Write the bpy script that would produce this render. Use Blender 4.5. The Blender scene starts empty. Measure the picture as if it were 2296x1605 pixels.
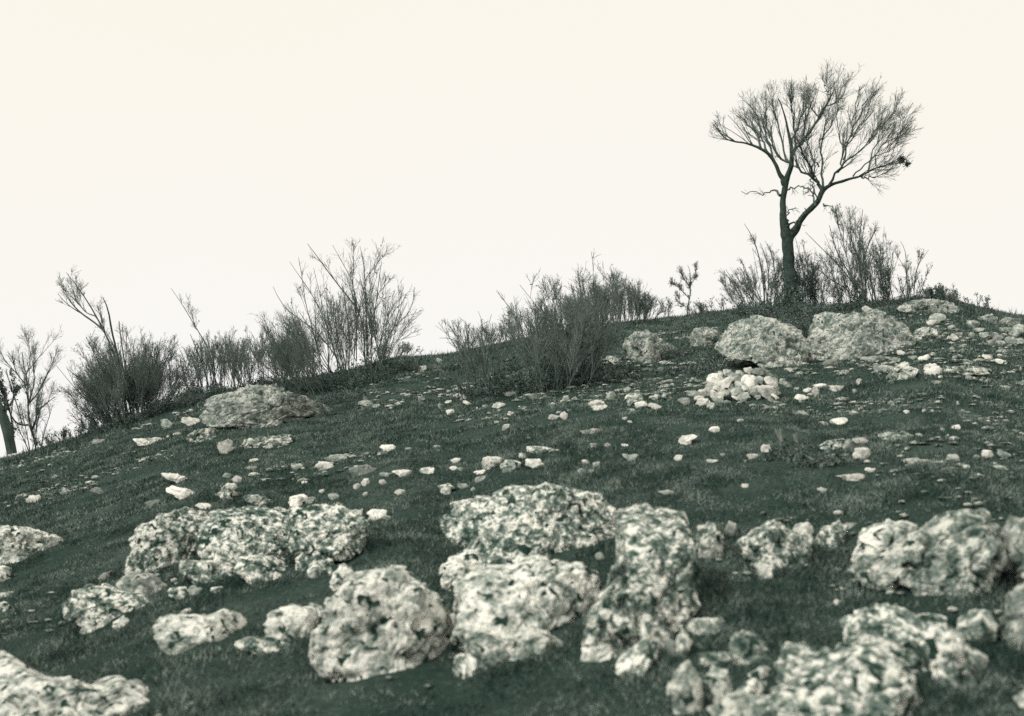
import bpy, math, random
import numpy as np
from math import radians, pi

# ------------------------------------------------------------------ camera
S = bpy.context.scene
F = 2771.0                      # focal length in the working pixel grid (2296 x 1605)
CX, CY = 1148.0, 802.5
PITCH = radians(5.2)
EYE = 1.6
cam_d = bpy.data.cameras.new('camera')
cam_d.sensor_width = 36.0
cam_d.lens = 36.0 * F / 2296.0
cam_d.clip_start = 0.05
cam_d.clip_end = 9000
cam_d.dof.use_dof = True
cam_d.dof.focus_distance = 19.0
cam_d.dof.aperture_fstop = 2.3
cam = bpy.data.objects.new('camera', cam_d)
S.collection.objects.link(cam)
cam.location = (0, 0, 0)
cam.rotation_euler = (pi / 2 + PITCH, 0, 0)
S.camera = cam

# ------------------------------------------------------------------ light
SUN_EL, SUN_AZ = radians(48), radians(-118)     # azimuth from +Y clockwise: from the left, a little behind the camera
W = bpy.data.worlds.new('World')
S.world = W
W.use_nodes = True
nt = W.node_tree
nt.nodes.clear()
sky = nt.nodes.new('ShaderNodeTexSky')
sky.sky_type = 'NISHITA'
sky.sun_disc = False
sky.sun_elevation = SUN_EL
sky.sun_rotation = SUN_AZ
sky.air_density = 1.0
sky.dust_density = 6.0
bw = nt.nodes.new('ShaderNodeRGBToBW')
nt.links.new(sky.outputs[0], bw.inputs[0])
m1 = nt.nodes.new('ShaderNodeMath'); m1.operation = 'MULTIPLY'; m1.inputs[1].default_value = 80.0
nt.links.new(bw.outputs[0], m1.inputs[0])
m2 = nt.nodes.new('ShaderNodeMath'); m2.operation = 'MINIMUM'; m2.inputs[1].default_value = 0.955 / 0.15
nt.links.new(m1.outputs[0], m2.inputs[0])
# the overcast is a little warmer overhead than near the hill
tc = nt.nodes.new('ShaderNodeTexCoord')
sx = nt.nodes.new('ShaderNodeSeparateXYZ')
nt.links.new(tc.outputs['Generated'], sx.inputs[0])
nz = nt.nodes.new('ShaderNodeTexNoise'); nz.inputs['Scale'].default_value = 2.2; nz.inputs['Detail'].default_value = 3
nt.links.new(tc.outputs['Generated'], nz.inputs['Vector'])
ma = nt.nodes.new('ShaderNodeMath'); ma.operation = 'MULTIPLY_ADD'; ma.inputs[1].default_value = 0.34; 
nt.links.new(nz.outputs[0], ma.inputs[0]); nt.links.new(sx.outputs['Z'], ma.inputs[2])
rp = nt.nodes.new('ShaderNodeValToRGB')
rp.color_ramp.elements[0].position = 0.20; rp.color_ramp.elements[0].color = (1.0, 0.985, 0.955, 1)
rp.color_ramp.elements[1].position = 0.54; rp.color_ramp.elements[1].color = (1.01, 0.965, 0.865, 1)
nt.links.new(ma.outputs[0], rp.inputs[0])
vm = nt.nodes.new('ShaderNodeVectorMath'); vm.operation = 'SCALE'
nt.links.new(rp.outputs[0], vm.inputs[0]); nt.links.new(m2.outputs[0], vm.inputs['Scale'])
bg = nt.nodes.new('ShaderNodeBackground'); bg.inputs['Strength'].default_value = 0.15
nt.links.new(vm.outputs[0], bg.inputs['Color'])
wo = nt.nodes.new('ShaderNodeOutputWorld')
nt.links.new(bg.outputs[0], wo.inputs['Surface'])

sun_d = bpy.data.lights.new('sun', 'SUN')
sun_d.energy = 2.2
sun_d.angle = radians(8)
sun_d.color = (1.0, 0.97, 0.9)
sun = bpy.data.objects.new('sun', sun_d)
S.collection.objects.link(sun)
from mathutils import Vector
sd = Vector((math.sin(SUN_AZ) * math.cos(SUN_EL), math.cos(SUN_AZ) * math.cos(SUN_EL), math.sin(SUN_EL)))
sun.rotation_euler = sd.to_track_quat('Z', 'Y').to_euler()

S.view_settings.view_transform = 'Standard'
S.view_settings.look = 'None'
S.view_settings.exposure = 0.0
S.view_settings.gamma = 1.0
S.cycles.use_denoising = False          # the print is grainy
S.cycles.max_bounces = 4
S.cycles.diffuse_bounces = 3

# ------------------------------------------------------------------ numpy noise
def _hash(ix, iy, iz, seed):
    h = (ix.astype(np.int64) * 374761393 + iy.astype(np.int64) * 668265263 + iz.astype(np.int64) * 2147483647 + seed * 1442695041) & 0xffffffff
    h = ((h ^ (h >> 13)) * 1274126177) & 0xffffffff
    h = ((h ^ (h >> 16)) * 2246822519) & 0xffffffff
    return ((h ^ (h >> 15)) & 0xffffff) / float(0xffffff)

def vnoise(p, seed=0):
    i = np.floor(p).astype(np.int64); f = p - i
    f = f * f * f * (f * (f * 6 - 15) + 10)
    r = 0
    for dx in (0, 1):
        wx = f[:, 0] if dx else 1 - f[:, 0]
        for dy in (0, 1):
            wy = f[:, 1] if dy else 1 - f[:, 1]
            for dz in (0, 1):
                wz = f[:, 2] if dz else 1 - f[:, 2]
                r = r + wx * wy * wz * _hash(i[:, 0] + dx, i[:, 1] + dy, i[:, 2] + dz, seed)
    return r * 2 - 1

def fbm(p, octs=4, seed=0, gain=0.5):
    a, s, r = 1.0, 0.0, 0
    q = p.copy()
    for k in range(octs):
        r = r + a * vnoise(q, seed + k * 17); s += a; a *= gain
        q = q * 2.03 + 11.3
    return r / s

def ridged(p, octs=3, seed=0):
    a, s, r = 1.0, 0.0, 0
    q = p.copy()
    for k in range(octs):
        r = r + a * (1 - 2 * np.abs(vnoise(q, seed + k * 31))); s += a; a *= 0.5
        q = q * 2.1 + 7.7
    return r / s

def worley(p, seed=0):
    i = np.floor(p).astype(np.int64); best = np.full(len(p), 9.0); 
    for dx in (-1, 0, 1):
        for dy in (-1, 0, 1):
            for dz in (-1, 0, 1):
                c = i + np.array([dx, dy, dz])
                o = np.stack([_hash(c[:, 0], c[:, 1], c[:, 2], seed + k) for k in (1, 2, 3)], 1)
                d = ((c + o - p) ** 2).sum(1)
                best = np.minimum(best, d)
    return np.sqrt(best)

# ------------------------------------------------------------------ pixels, rays and the hill
def ray(px, py):
    a = (px - CX) / F; b = (CY - py) / F
    return a, math.cos(PITCH) - b * math.sin(PITCH), math.sin(PITCH) + b * math.cos(PITCH)

def azel(px, py):
    x, y, z = ray(px, py); h = math.hypot(x, y)
    return math.atan2(x, y), z / h

RIDGE = [(-900, 1120), (-400, 1075), (-100, 1045), (0, 1030), (40, 1022), (100, 1002), (180, 978), (270, 945), (330, 925), (400, 900), (470, 884), (600, 868),
         (700, 850), (800, 830), (870, 806), (930, 800), (1000, 798), (1100, 777), (1200, 757), (1300, 737), (1450, 717), (1550, 704), (1650, 694),
         (1700, 688), (1850, 690), (1950, 682), (2050, 670), (2090, 666), (2150, 676), (2230, 697), (2296, 706), (2400, 725), (2700, 790), (3200, 880)]
_ra = np.array([azel(x, y) for x, y in RIDGE])
_az = np.concatenate([[-pi, -1.4], _ra[:, 0], [1.4, pi]])
_el = np.concatenate([[-0.25, -0.12], _ra[:, 1], [-0.08, -0.25]])
_da = np.array([-pi, azel(0, 1000)[0], azel(450, 900)[0], azel(950, 800)[0], azel(1300, 750)[0], azel(1700, 700)[0], azel(2296, 720)[0], pi])
_dd = np.array([22, 24, 24, 27, 26, 29, 26, 22.0])

def terrain(x, y):
    x = np.asarray(x, float); y = np.asarray(y, float)
    r = np.maximum(np.hypot(x, y), 0.15); a = np.arctan2(x, y)
    er = np.interp(a, _az, _el)
    # soften the polyline a little
    er = 0.5 * er + 0.25 * (np.interp(a - 0.012, _az, _el) + np.interp(a + 0.012, _az, _el))
    D = np.interp(a, _da, _dd)
    t = 1 / r - 1 / D
    eps = 0.0022
    e = er - EYE * (np.sqrt(t * t + eps * eps) - eps)
    z = r * e
    far = np.maximum(r - D - 2.5, 0)
    z = z - 0.16 * far * np.minimum(1, far / 6)
    z = np.where(r > D, np.maximum(z, -9.0), z)
    p = np.stack([x, y, np.zeros_like(x)], -1).reshape(-1, 3)
    n = 0.10 * fbm(p / 3.7, 2, 5) + 0.045 * fbm(p / 0.9, 3, 9) + 0.018 * fbm(p / 0.22, 2, 13)
    n = n.reshape(x.shape) * np.clip((r - 1.0) / 3.0, 0, 1)
    # keep the skyline where it is
    n = n * (1 - 0.2 * np.exp(-((r - D) / 3.5) ** 2))
    return z + n

def hit(px, py):
    """ground distance and point under a pixel; falls back to the skyline"""
    a, e = azel(px, py)
    D = float(np.interp(a, _da, _dd))
    rs = np.concatenate([np.arange(3.0, 12, 0.04), np.arange(12, D + 1.5, 0.08)])
    z = terrain(rs * math.sin(a), rs * math.cos(a))
    k = np.nonzero(z / rs >= e)[0]
    r = rs[k[0]] if len(k) else rs[int(np.argmax(z / rs))]
    return float(r), a

def at(px, py, r):
    """the point seen at a pixel, at horizontal distance r"""
    x, y, z = ray(px, py); h = math.hypot(x, y)
    return np.array([x, y, z]) * (r / h)

# ------------------------------------------------------------------ mesh helpers
COL = S.collection

def mesh_obj(name, V, Fc, mat, parent=None, smooth=True):
    """V (n,3) world or local; Fc int array (m,3) or (m,4)"""
    V = np.asarray(V, np.float32); Fc = np.asarray(Fc, np.int32)
    me = bpy.data.meshes.new(name)
    me.vertices.add(len(V)); me.vertices.foreach_set('co', V.ravel())
    k = Fc.shape[1]
    me.loops.add(Fc.size); me.loops.foreach_set('vertex_index', Fc.ravel())
    me.polygons.add(len(Fc))
    me.polygons.foreach_set('loop_start', np.arange(0, Fc.size, k, dtype=np.int32))
    if smooth: me.polygons.foreach_set('use_smooth', np.ones(len(Fc), bool))
    me.materials.append(mat)
    me.update(calc_edges=True)
    o = bpy.data.objects.new(name, me); COL.objects.link(o)
    if parent is not None: o.parent = parent
    return o

def empty(name, loc):
    o = bpy.data.objects.new(name, None); COL.objects.link(o); o.location = loc
    o.empty_display_size = 0.1
    return o

def tag(o, label=None, cat=None, group=None, kind=None):
    if label: o['label'] = label
    if cat: o['category'] = cat
    if group: o['group'] = group
    if kind: o['kind'] = kind
    return o

# ------------------------------------------------------------------ materials
def new_mat(name):
    m = bpy.data.materials.new(name); m.use_nodes = True
    t = m.node_tree; b = t.nodes['Principled BSDF']
    b.inputs['Roughness'].default_value = 0.95
    b.inputs['Specular IOR Level'].default_value = 0.12
    return m, t, b

def N(t, kind, **kw):
    n = t.nodes.new(kind)
    for k, v in kw.items():
        if k in n.inputs: n.inputs[k].default_value = v
        else: setattr(n, k, v)
    return n

def ramp(t, stops, interp='LINEAR'):
    n = t.nodes.new('ShaderNodeValToRGB'); cr = n.color_ramp; cr.interpolation = interp
    while len(cr.elements) < len(stops): cr.elements.new(0.5)
    for e, (p, c) in zip(cr.elements, stops):
        e.position = p; e.color = (*c, 1)
    return n

def rock_mat(name, dark, mid, light, cover, patch=9.0, fine=38.0, bump=0.5, contrast=0.09, holes=0.0, tone_lo=0.88):
    """limestone: pale weathered face, grey skin, dark lichen and moss in patches"""
    m, t, b = new_mat(name); L = t.links.new
    tc = N(t, 'ShaderNodeTexCoord'); oi = N(t, 'ShaderNodeObjectInfo')
    add = N(t, 'ShaderNodeVectorMath', operation='ADD')
    sc = N(t, 'ShaderNodeVectorMath', operation='SCALE')
    comb = N(t, 'ShaderNodeCombineXYZ')
    for i in range(3): L(oi.outputs['Random'], comb.inputs[i])
    L(comb.outputs[0], sc.inputs[0]); sc.inputs['Scale'].default_value = 37.0
    L(tc.outputs['Object'], add.inputs[0]); L(sc.outputs[0], add.inputs[1])
    n1 = N(t, 'ShaderNodeTexNoise', Scale=patch, Detail=6.0, Roughness=0.62, Distortion=0.5); L(add.outputs[0], n1.inputs['Vector'])
    n2 = N(t, 'ShaderNodeTexNoise', Scale=patch * 0.33, Detail=3.0, Roughness=0.5); L(add.outputs[0], n2.inputs['Vector'])
    n3 = N(t, 'ShaderNodeTexNoise', Scale=fine, Detail=5.0, Roughness=0.7); L(add.outputs[0], n3.inputs['Vector'])
    mx = N(t, 'ShaderNodeMath', operation='MULTIPLY_ADD'); L(n2.outputs[0], mx.inputs[0]); mx.inputs[1].default_value = 0.45; L(n1.outputs[0], mx.inputs[2])
    mx2 = N(t, 'ShaderNodeMath', operation='MULTIPLY_ADD'); L(n3.outputs[0], mx2.inputs[0]); mx2.inputs[1].default_value = 0.32; L(mx.outputs[0], mx2.inputs[2])
    # centre of the sum is about .5*(1+.45+.32)=.885
    c0 = (0.885 + cover) / 1.77
    nrm = N(t, 'ShaderNodeMath', operation='DIVIDE'); L(mx2.outputs[0], nrm.inputs[0]); nrm.inputs[1].default_value = 1.77
    r = ramp(t, [(c0 - contrast, dark), (c0 - contrast * 0.35, tuple(0.45 * d + 0.55 * q for d, q in zip(dark, mid))), (c0 + contrast * 0.15, mid), (c0 + contrast, light)])
    L(nrm.outputs[0], r.inputs[0])
    # random overall tone per stone
    tone = N(t, 'ShaderNodeMapRange'); L(oi.outputs['Random'], tone.inputs[0]); tone.inputs[3].default_value = tone_lo; tone.inputs[4].default_value = 1.08
    ml = N(t, 'ShaderNodeVectorMath', operation='SCALE'); L(r.outputs[0], ml.inputs[0]); L(tone.outputs[0], ml.inputs['Scale'])
    col = ml.outputs[0]
    if holes:      # mossy solution hollows, with dark pit shade painted into the colour
        n4 = N(t, 'ShaderNodeTexNoise', Scale=15.0, Detail=2.0, Roughness=0.45, Distortion=0.8); L(add.outputs[0], n4.inputs['Vector'])
        hm = N(t, 'ShaderNodeMapRange'); L(n4.outputs[0], hm.inputs[0])
        hm.inputs[1].default_value = holes; hm.inputs[2].default_value = holes + 0.05
        hx = N(t, 'ShaderNodeMix', data_type='RGBA'); L(hm.outputs[0], hx.inputs[0]); L(ml.outputs[0], hx.inputs[6]); hx.inputs[7].default_value = (0.022, 0.050, 0.039, 1)
        col = hx.outputs[2]
    L(col, b.inputs['Base Color'])
    vo = N(t, 'ShaderNodeTexVoronoi', Scale=fine * 0.6); L(add.outputs[0], vo.inputs['Vector'])
    bs = N(t, 'ShaderNodeMath', operation='MULTIPLY_ADD'); L(vo.outputs['Distance'], bs.inputs[0]); bs.inputs[1].default_value = 0.5; L(mx2.outputs[0], bs.inputs[2])
    bp = N(t, 'ShaderNodeBump', Strength=bump, Distance=0.02); L(bs.outputs[0], bp.inputs['Height']); L(bp.outputs[0], b.inputs['Normal'])
    return m

DK = (0.026, 0.056, 0.044)
M_BOULDER = rock_mat('lichened_limestone', DK, (0.20, 0.25, 0.22), (0.86, 0.86, 0.79), -0.025, 24, 75, 0.9, 0.072, 0.60)
M_BRIGHT = rock_mat('bright_limestone', (0.028, 0.058, 0.046), (0.40, 0.44, 0.40), (0.89, 0.89, 0.82), -0.066, 18, 70, 0.9, 0.085, 0.595)
M_GREY = rock_mat('grey_limestone', (0.05, 0.08, 0.07), (0.23, 0.265, 0.24), (0.58, 0.59, 0.54), -0.03, 15, 60, 0.9, 0.085, 0.63)
M_MOTTLE = rock_mat('mottled_limestone', DK, (0.24, 0.285, 0.255), (0.74, 0.75, 0.68), -0.035, 19, 75, 0.9, 0.08, 0.62)
M_PALE = rock_mat('pale_limestone', (0.14, 0.18, 0.16), (0.48, 0.50, 0.46), (0.84, 0.83, 0.77), -0.12, 14, 60, 0.6, 0.11, tone_lo=0.62)
M_STONEGREY = rock_mat('weathered_stone', (0.06, 0.09, 0.075), (0.27, 0.31, 0.28), (0.56, 0.58, 0.53), -0.06, 18, 60, 0.5, 0.12, tone_lo=0.6)

def ground_mat():
    m, t, b = new_mat('turf'); L = t.links.new
    tc = N(t, 'ShaderNodeTexCoord')
    n1 = N(t, 'ShaderNodeTexNoise', Scale=1.3, Detail=6.0, Roughness=0.6); L(tc.outputs['Object'], n1.inputs['Vector'])
    n2 = N(t, 'ShaderNodeTexNoise', Scale=28.0, Detail=6.0, Roughness=0.75); L(tc.outputs['Object'], n2.inputs['Vector'])
    mx = N(t, 'ShaderNodeMath', operation='MULTIPLY_ADD'); L(n1.outputs[0], mx.inputs[0]); mx.inputs[1].default_value = 0.8; L(n2.outputs[0], mx.inputs[2])
    dv = N(t, 'ShaderNodeMath', operation='DIVIDE'); L(mx.outputs[0], dv.inputs[0]); dv.inputs[1].default_value = 1.8
    r = ramp(t, [(0.36, (0.012, 0.034, 0.026)), (0.5, (0.032, 0.058, 0.048)), (0.64, (0.08, 0.115, 0.098))])
    L(dv.outputs[0], r.inputs[0]); L(r.outputs[0], b.inputs['Base Color'])
    bp = N(t, 'ShaderNodeBump', Strength=0.9, Distance=0.03); L(n2.outputs[0], bp.inputs['Height']); L(bp.outputs[0], b.inputs['Normal'])
    return m

def leaf_mat(name, stops, scale=1.5, fine=45.0):
    m, t, b = new_mat(name); L = t.links.new
    tc = N(t, 'ShaderNodeTexCoord')
    n1 = N(t, 'ShaderNodeTexNoise', Scale=scale, Detail=5.0, Roughness=0.6); L(tc.outputs['Object'], n1.inputs['Vector'])
    n2 = N(t, 'ShaderNodeTexNoise', Scale=fine, Detail=2.0, Roughness=0.6); L(tc.outputs['Object'], n2.inputs['Vector'])
    mx = N(t, 'ShaderNodeMath', operation='ADD'); L(n1.outputs[0], mx.inputs[0]); L(n2.outputs[0], mx.inputs[1])
    dv = N(t, 'ShaderNodeMath', operation='MULTIPLY'); L(mx.outputs[0], dv.inputs[0]); dv.inputs[1].default_value = 0.5
    r = ramp(t, stops); L(dv.outputs[0], r.inputs[0]); L(r.outputs[0], b.inputs['Base Color'])
    return m

M_GROUND = ground_mat()
M_GRASS = leaf_mat('grass_blades', [(0.41, (0.018, 0.048, 0.038)), (0.5, (0.070, 0.106, 0.091)), (0.59, (0.26, 0.315, 0.28))], 3.2, 30.0)
M_LEAF = leaf_mat('dull_leaves', [(0.40, (0.032, 0.064, 0.054)), (0.60, (0.17, 0.22, 0.195))], 3.0, 30.0)
M_BARK = leaf_mat('dark_bark', [(0.38, (0.014, 0.032, 0.026)), (0.62, (0.075, 0.105, 0.092))], 9.0, 60.0) #, 4.0, 60.0)
M_TWIG = leaf_mat('twig_bark', [(0.38, (0.085, 0.120, 0.107)), (0.62, (0.25, 0.295, 0.27))], 3.0, 40.0)
M_STEM = leaf_mat('stem_bark', [(0.38, (0.045, 0.075, 0.065)), (0.62, (0.15, 0.19, 0.17))], 4.0, 60.0)
M_STALK = leaf_mat('bleached_stalk', [(0.35, (0.16, 0.19, 0.17)), (0.65, (0.36, 0.38, 0.34))], 6.0, 60.0)

# ------------------------------------------------------------------ ground
def build_ground():
    az = np.concatenate([np.arange(-180, -40, 4.0), np.arange(-40, 40.01, 0.16), np.arange(44, 180, 4.0)])
    az = np.radians(az)
    rr = np.concatenate([[0.15, 0.5, 1.0, 1.5, 2.0, 2.5], 3.0 * np.exp(np.arange(0, 430) * 0.0065), [52, 60, 75, 100, 150, 250, 450, 800, 1500, 3000, 6000]])
    A, R = np.meshgrid(az, rr)
    X, Y = R * np.sin(A), R * np.cos(A)
    Z = terrain(X, Y)
    na, nr = len(az), len(rr)
    V = np.stack([X.ravel(), Y.ravel(), Z.ravel()], 1)
    V = np.vstack([V, [[0, 0, -EYE]]])
    i = np.arange(nr - 1)[:, None] * na + np.arange(na)[None, :]
    j = np.arange(nr - 1)[:, None] * na + (np.arange(na)[None, :] + 1) % na
    Q = np.stack([i, i + na, j + na, j], -1).reshape(-1, 4)[:, ::-1]
    T1 = Q[:, [0, 1, 2]]; T2 = Q[:, [0, 2, 3]]
    c = len(V) - 1
    ring = np.arange(na)
    T3 = np.stack([np.full(na, c), (ring + 1) % na, ring], 1)
    o = mesh_obj('grass_slope', V, np.vstack([T1, T2, T3]), M_GROUND)
    tag(o, 'dark closely grazed turf hillside rising to the right', kind='structure')
build_ground()

# ------------------------------------------------------------------ rocks
_ico = {}
def ico(n):
    if n not in _ico:
        import bmesh
        bm = bmesh.new(); bmesh.ops.create_icosphere(bm, subdivisions=n, radius=1.0)
        V = np.array([v.co[:] for v in bm.verts]); Fc = np.array([[v.index for v in f.verts] for f in bm.faces])
        bm.free(); _ico[n] = (V, Fc)
    return _ico[n]

FOOT = []      # (x, y, radius) of everything grass should keep off

def cells(p, seed=0):
    """random value of the nearest cell, and distance to the cell border"""
    i = np.floor(p).astype(np.int64); n = len(p)
    b1 = np.full(n, 9.0); b2 = np.full(n, 9.0); v = np.zeros(n)
    for dx in (-1, 0, 1):
        for dy in (-1, 0, 1):
            for dz in (-1, 0, 1):
                c = i + np.array([dx, dy, dz])
                o = np.stack([_hash(c[:, 0], c[:, 1], c[:, 2], seed + k) for k in (1, 2, 3)], 1)
                d = np.sqrt(((c + o - p) ** 2).sum(1)); h = _hash(c[:, 0], c[:, 1], c[:, 2], seed + 9)
                near = d < b1
                b2 = np.where(near, b1, np.minimum(b2, d)); v = np.where(near, h, v); b1 = np.where(near, d, b1)
    return v, b2 - b1

def polar_outline(poly, cx, cy, m=180):
    """radius of a pixel polygon seen from (cx, cy), for m angles (y up)"""
    P = np.array(poly, float); P[:, 0] -= cx; P[:, 1] = cy - P[:, 1]
    out = np.zeros(m)
    A = np.vstack([P, P[:1]])
    for k in range(m):
        th = -pi + 2 * pi * k / m
        d = np.array([math.cos(th), math.sin(th)]); best = 0
        for a, b in zip(A[:-1], A[1:]):
            e = b - a; den = d[0] * e[1] - d[1] * e[0]
            if abs(den) < 1e-9: continue
            s = (a[0] * e[1] - a[1] * e[0]) / den
            u = (a[0] * d[1] - a[1] * d[0]) / den
            if s > 0 and -1e-6 <= u <= 1 + 1e-6: best = max(best, s)
        out[k] = best
    for _ in range(1): out = 0.25 * np.roll(out, 1) + 0.5 * out + 0.25 * np.roll(out, -1)
    return out

def make_rock(name, poly, mat, seed, rough=1.0, depth=None, lift=None, rdist=None, sq=0.55, sub=None, lean=None):
    """a rock whose outline is the polygon, with real thickness, sunk in the hill"""
    P = np.array(poly, float)
    x0, y0 = P.min(0); x1, y1 = P.max(0)
    w, h = x1 - x0, y1 - y0
    cx = (x0 + x1) / 2; cy = y0 + h * 0.56
    rb, _ = hit(min(max(cx, -300), 2600), min(y1, 1680) if rdist is None else y1)
    if rdist is not None: rb = rdist
    px = rb / F
    Wm, Hm = w * px, h * px
    D = depth if depth is not None else 0.5 * (0.45 * Wm + 0.55 * min(Hm * 1.8, Wm * 1.1))
    rc = rb + D * 0.72 if lift is None else rb + D * lift
    c = at(cx, cy, rc)
    a = math.atan2(c[0], c[1])
    right = np.array([math.cos(a), -math.sin(a), 0]); fwd = np.array([math.sin(a), math.cos(a), 0]); up = np.array([0, 0, 1.0])
    k = rc / F
    rho = polar_outline(P, cx, cy) * k
    jg = np.random.RandomState(seed + 1).randn(len(rho) // 4)        # broken edge
    jg = np.interp(np.arange(len(rho)) / 4.0, np.arange(len(jg) + 1), np.append(jg, jg[0]))
    rho = rho * (1 + 0.035 * jg)
    if sub is None:
        sub = 6 if w > 130 else 5 if w > 48 else 4 if w > 20 else 3
    if mat is M_GREY: sq = 0.38
    U, Fc = ico(sub)
    th = np.arctan2(U[:, 2], U[:, 0]); cphi = np.hypot(U[:, 0], U[:, 2])
    idx = (th + pi) / (2 * pi) * len(rho)
    i0 = np.floor(idx).astype(int) % len(rho); f = idx - np.floor(idx)
    rr = rho[i0] * (1 - f) + rho[(i0 + 1) % len(rho)] * f
    inpl = rr * cphi ** sq
    # lower half reaches down into the ground
    lowk = 1 + 0.45 * np.clip(-np.sin(th), 0, 1)
    X = inpl * np.cos(th); Z = inpl * np.sin(th) * lowk
    dep = np.sign(U[:, 1]) * np.abs(U[:, 1]) ** 0.85 * D
    # the top leans back with the slope
    near = y1 > 1060
    Yd = dep + (lean if lean is not None else (1.5 if near else 1.0) if w > 1.5 * h else (0.9 if near else 0.5) if w > h else 0.35) * Z
    V = X[:, None] * right + Yd[:, None] * fwd + Z[:, None] * up
    size = math.sqrt(max(Wm * Hm, 1e-4))
    rng = np.random.RandomState(seed)
    off = rng.rand(3) * 50
    nrm = V / (np.linalg.norm(V, axis=1, keepdims=True) + 1e-9)
    q = V / size + off
    d = 0.012 + 0.04 * fbm(q * 1.7, 2, seed) + 0.05 * ridged(q * 3.6 + 3, 3, seed + 3)
    if sub >= 5:
        qa = V + off
        pits = np.clip(0.42 - worley(qa / 0.085, seed), 0, 1)
        d = d - 0.03 * pits * min(1, 0.5 / size)
    V = V + nrm * (d * size * rough)[:, None]
    # planar chips, as frost leaves on limestone
    small = w < 60
    for _ in range(12 if sub >= 5 else 8):
        if small and _ % 2:
            n = rng.randn(3); qn = rng.uniform(0.84, 0.96)
        else:      # cuts that mostly face the viewer's side or the sky, so the outline stays
            n = right * rng.randn() * (0.75 if w < 1.6 * h else 0.4) + up * abs(rng.randn()) * 0.7 - fwd * rng.uniform(0.6, 1.5); qn = rng.uniform(0.78, 0.95)
        n = n / np.linalg.norm(n)
        s = V @ n; lim = np.quantile(s, qn)
        over = np.maximum(s - lim, 0)
        V = V - n * (over * 0.85)[:, None]
    if sub >= 5:
        # joints and steps of broken limestone, then pits
        qa = V + off
        wrp = np.stack([fbm(qa / 0.11, 2, seed + 50 + j) for j in range(3)], 1) * 0.05
        st, cr = cells((qa + wrp) * np.array([1, 1, 1.25]) / 0.23, seed)
        st2, cr2 = cells((qa + wrp) / 0.09, seed + 1)
        am = min(1.0, size / 0.45) * rough
        g = 0.030 * (st - 0.5) - 0.034 * np.clip(1 - cr / 0.09, 0, 1) + 0.010 * (st2 - 0.5) - 0.010 * np.clip(1 - cr2 / 0.10, 0, 1)
        g = g + 0.014 * fbm(qa / 0.05, 2, seed + 4) - 0.065 * np.clip(fbm(qa / 0.14, 2, seed + 8) - 0.32, 0, 1) / 0.3
        V = V + nrm * (g * am)[:, None]
    o = mesh_obj(name, V, Fc, mat, smooth=sub >= 5)
    o.location = c
    FOOT.append((c[0], c[1], 0.5 * (0.5 * Wm + D) * 0.9))
    return o

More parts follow.
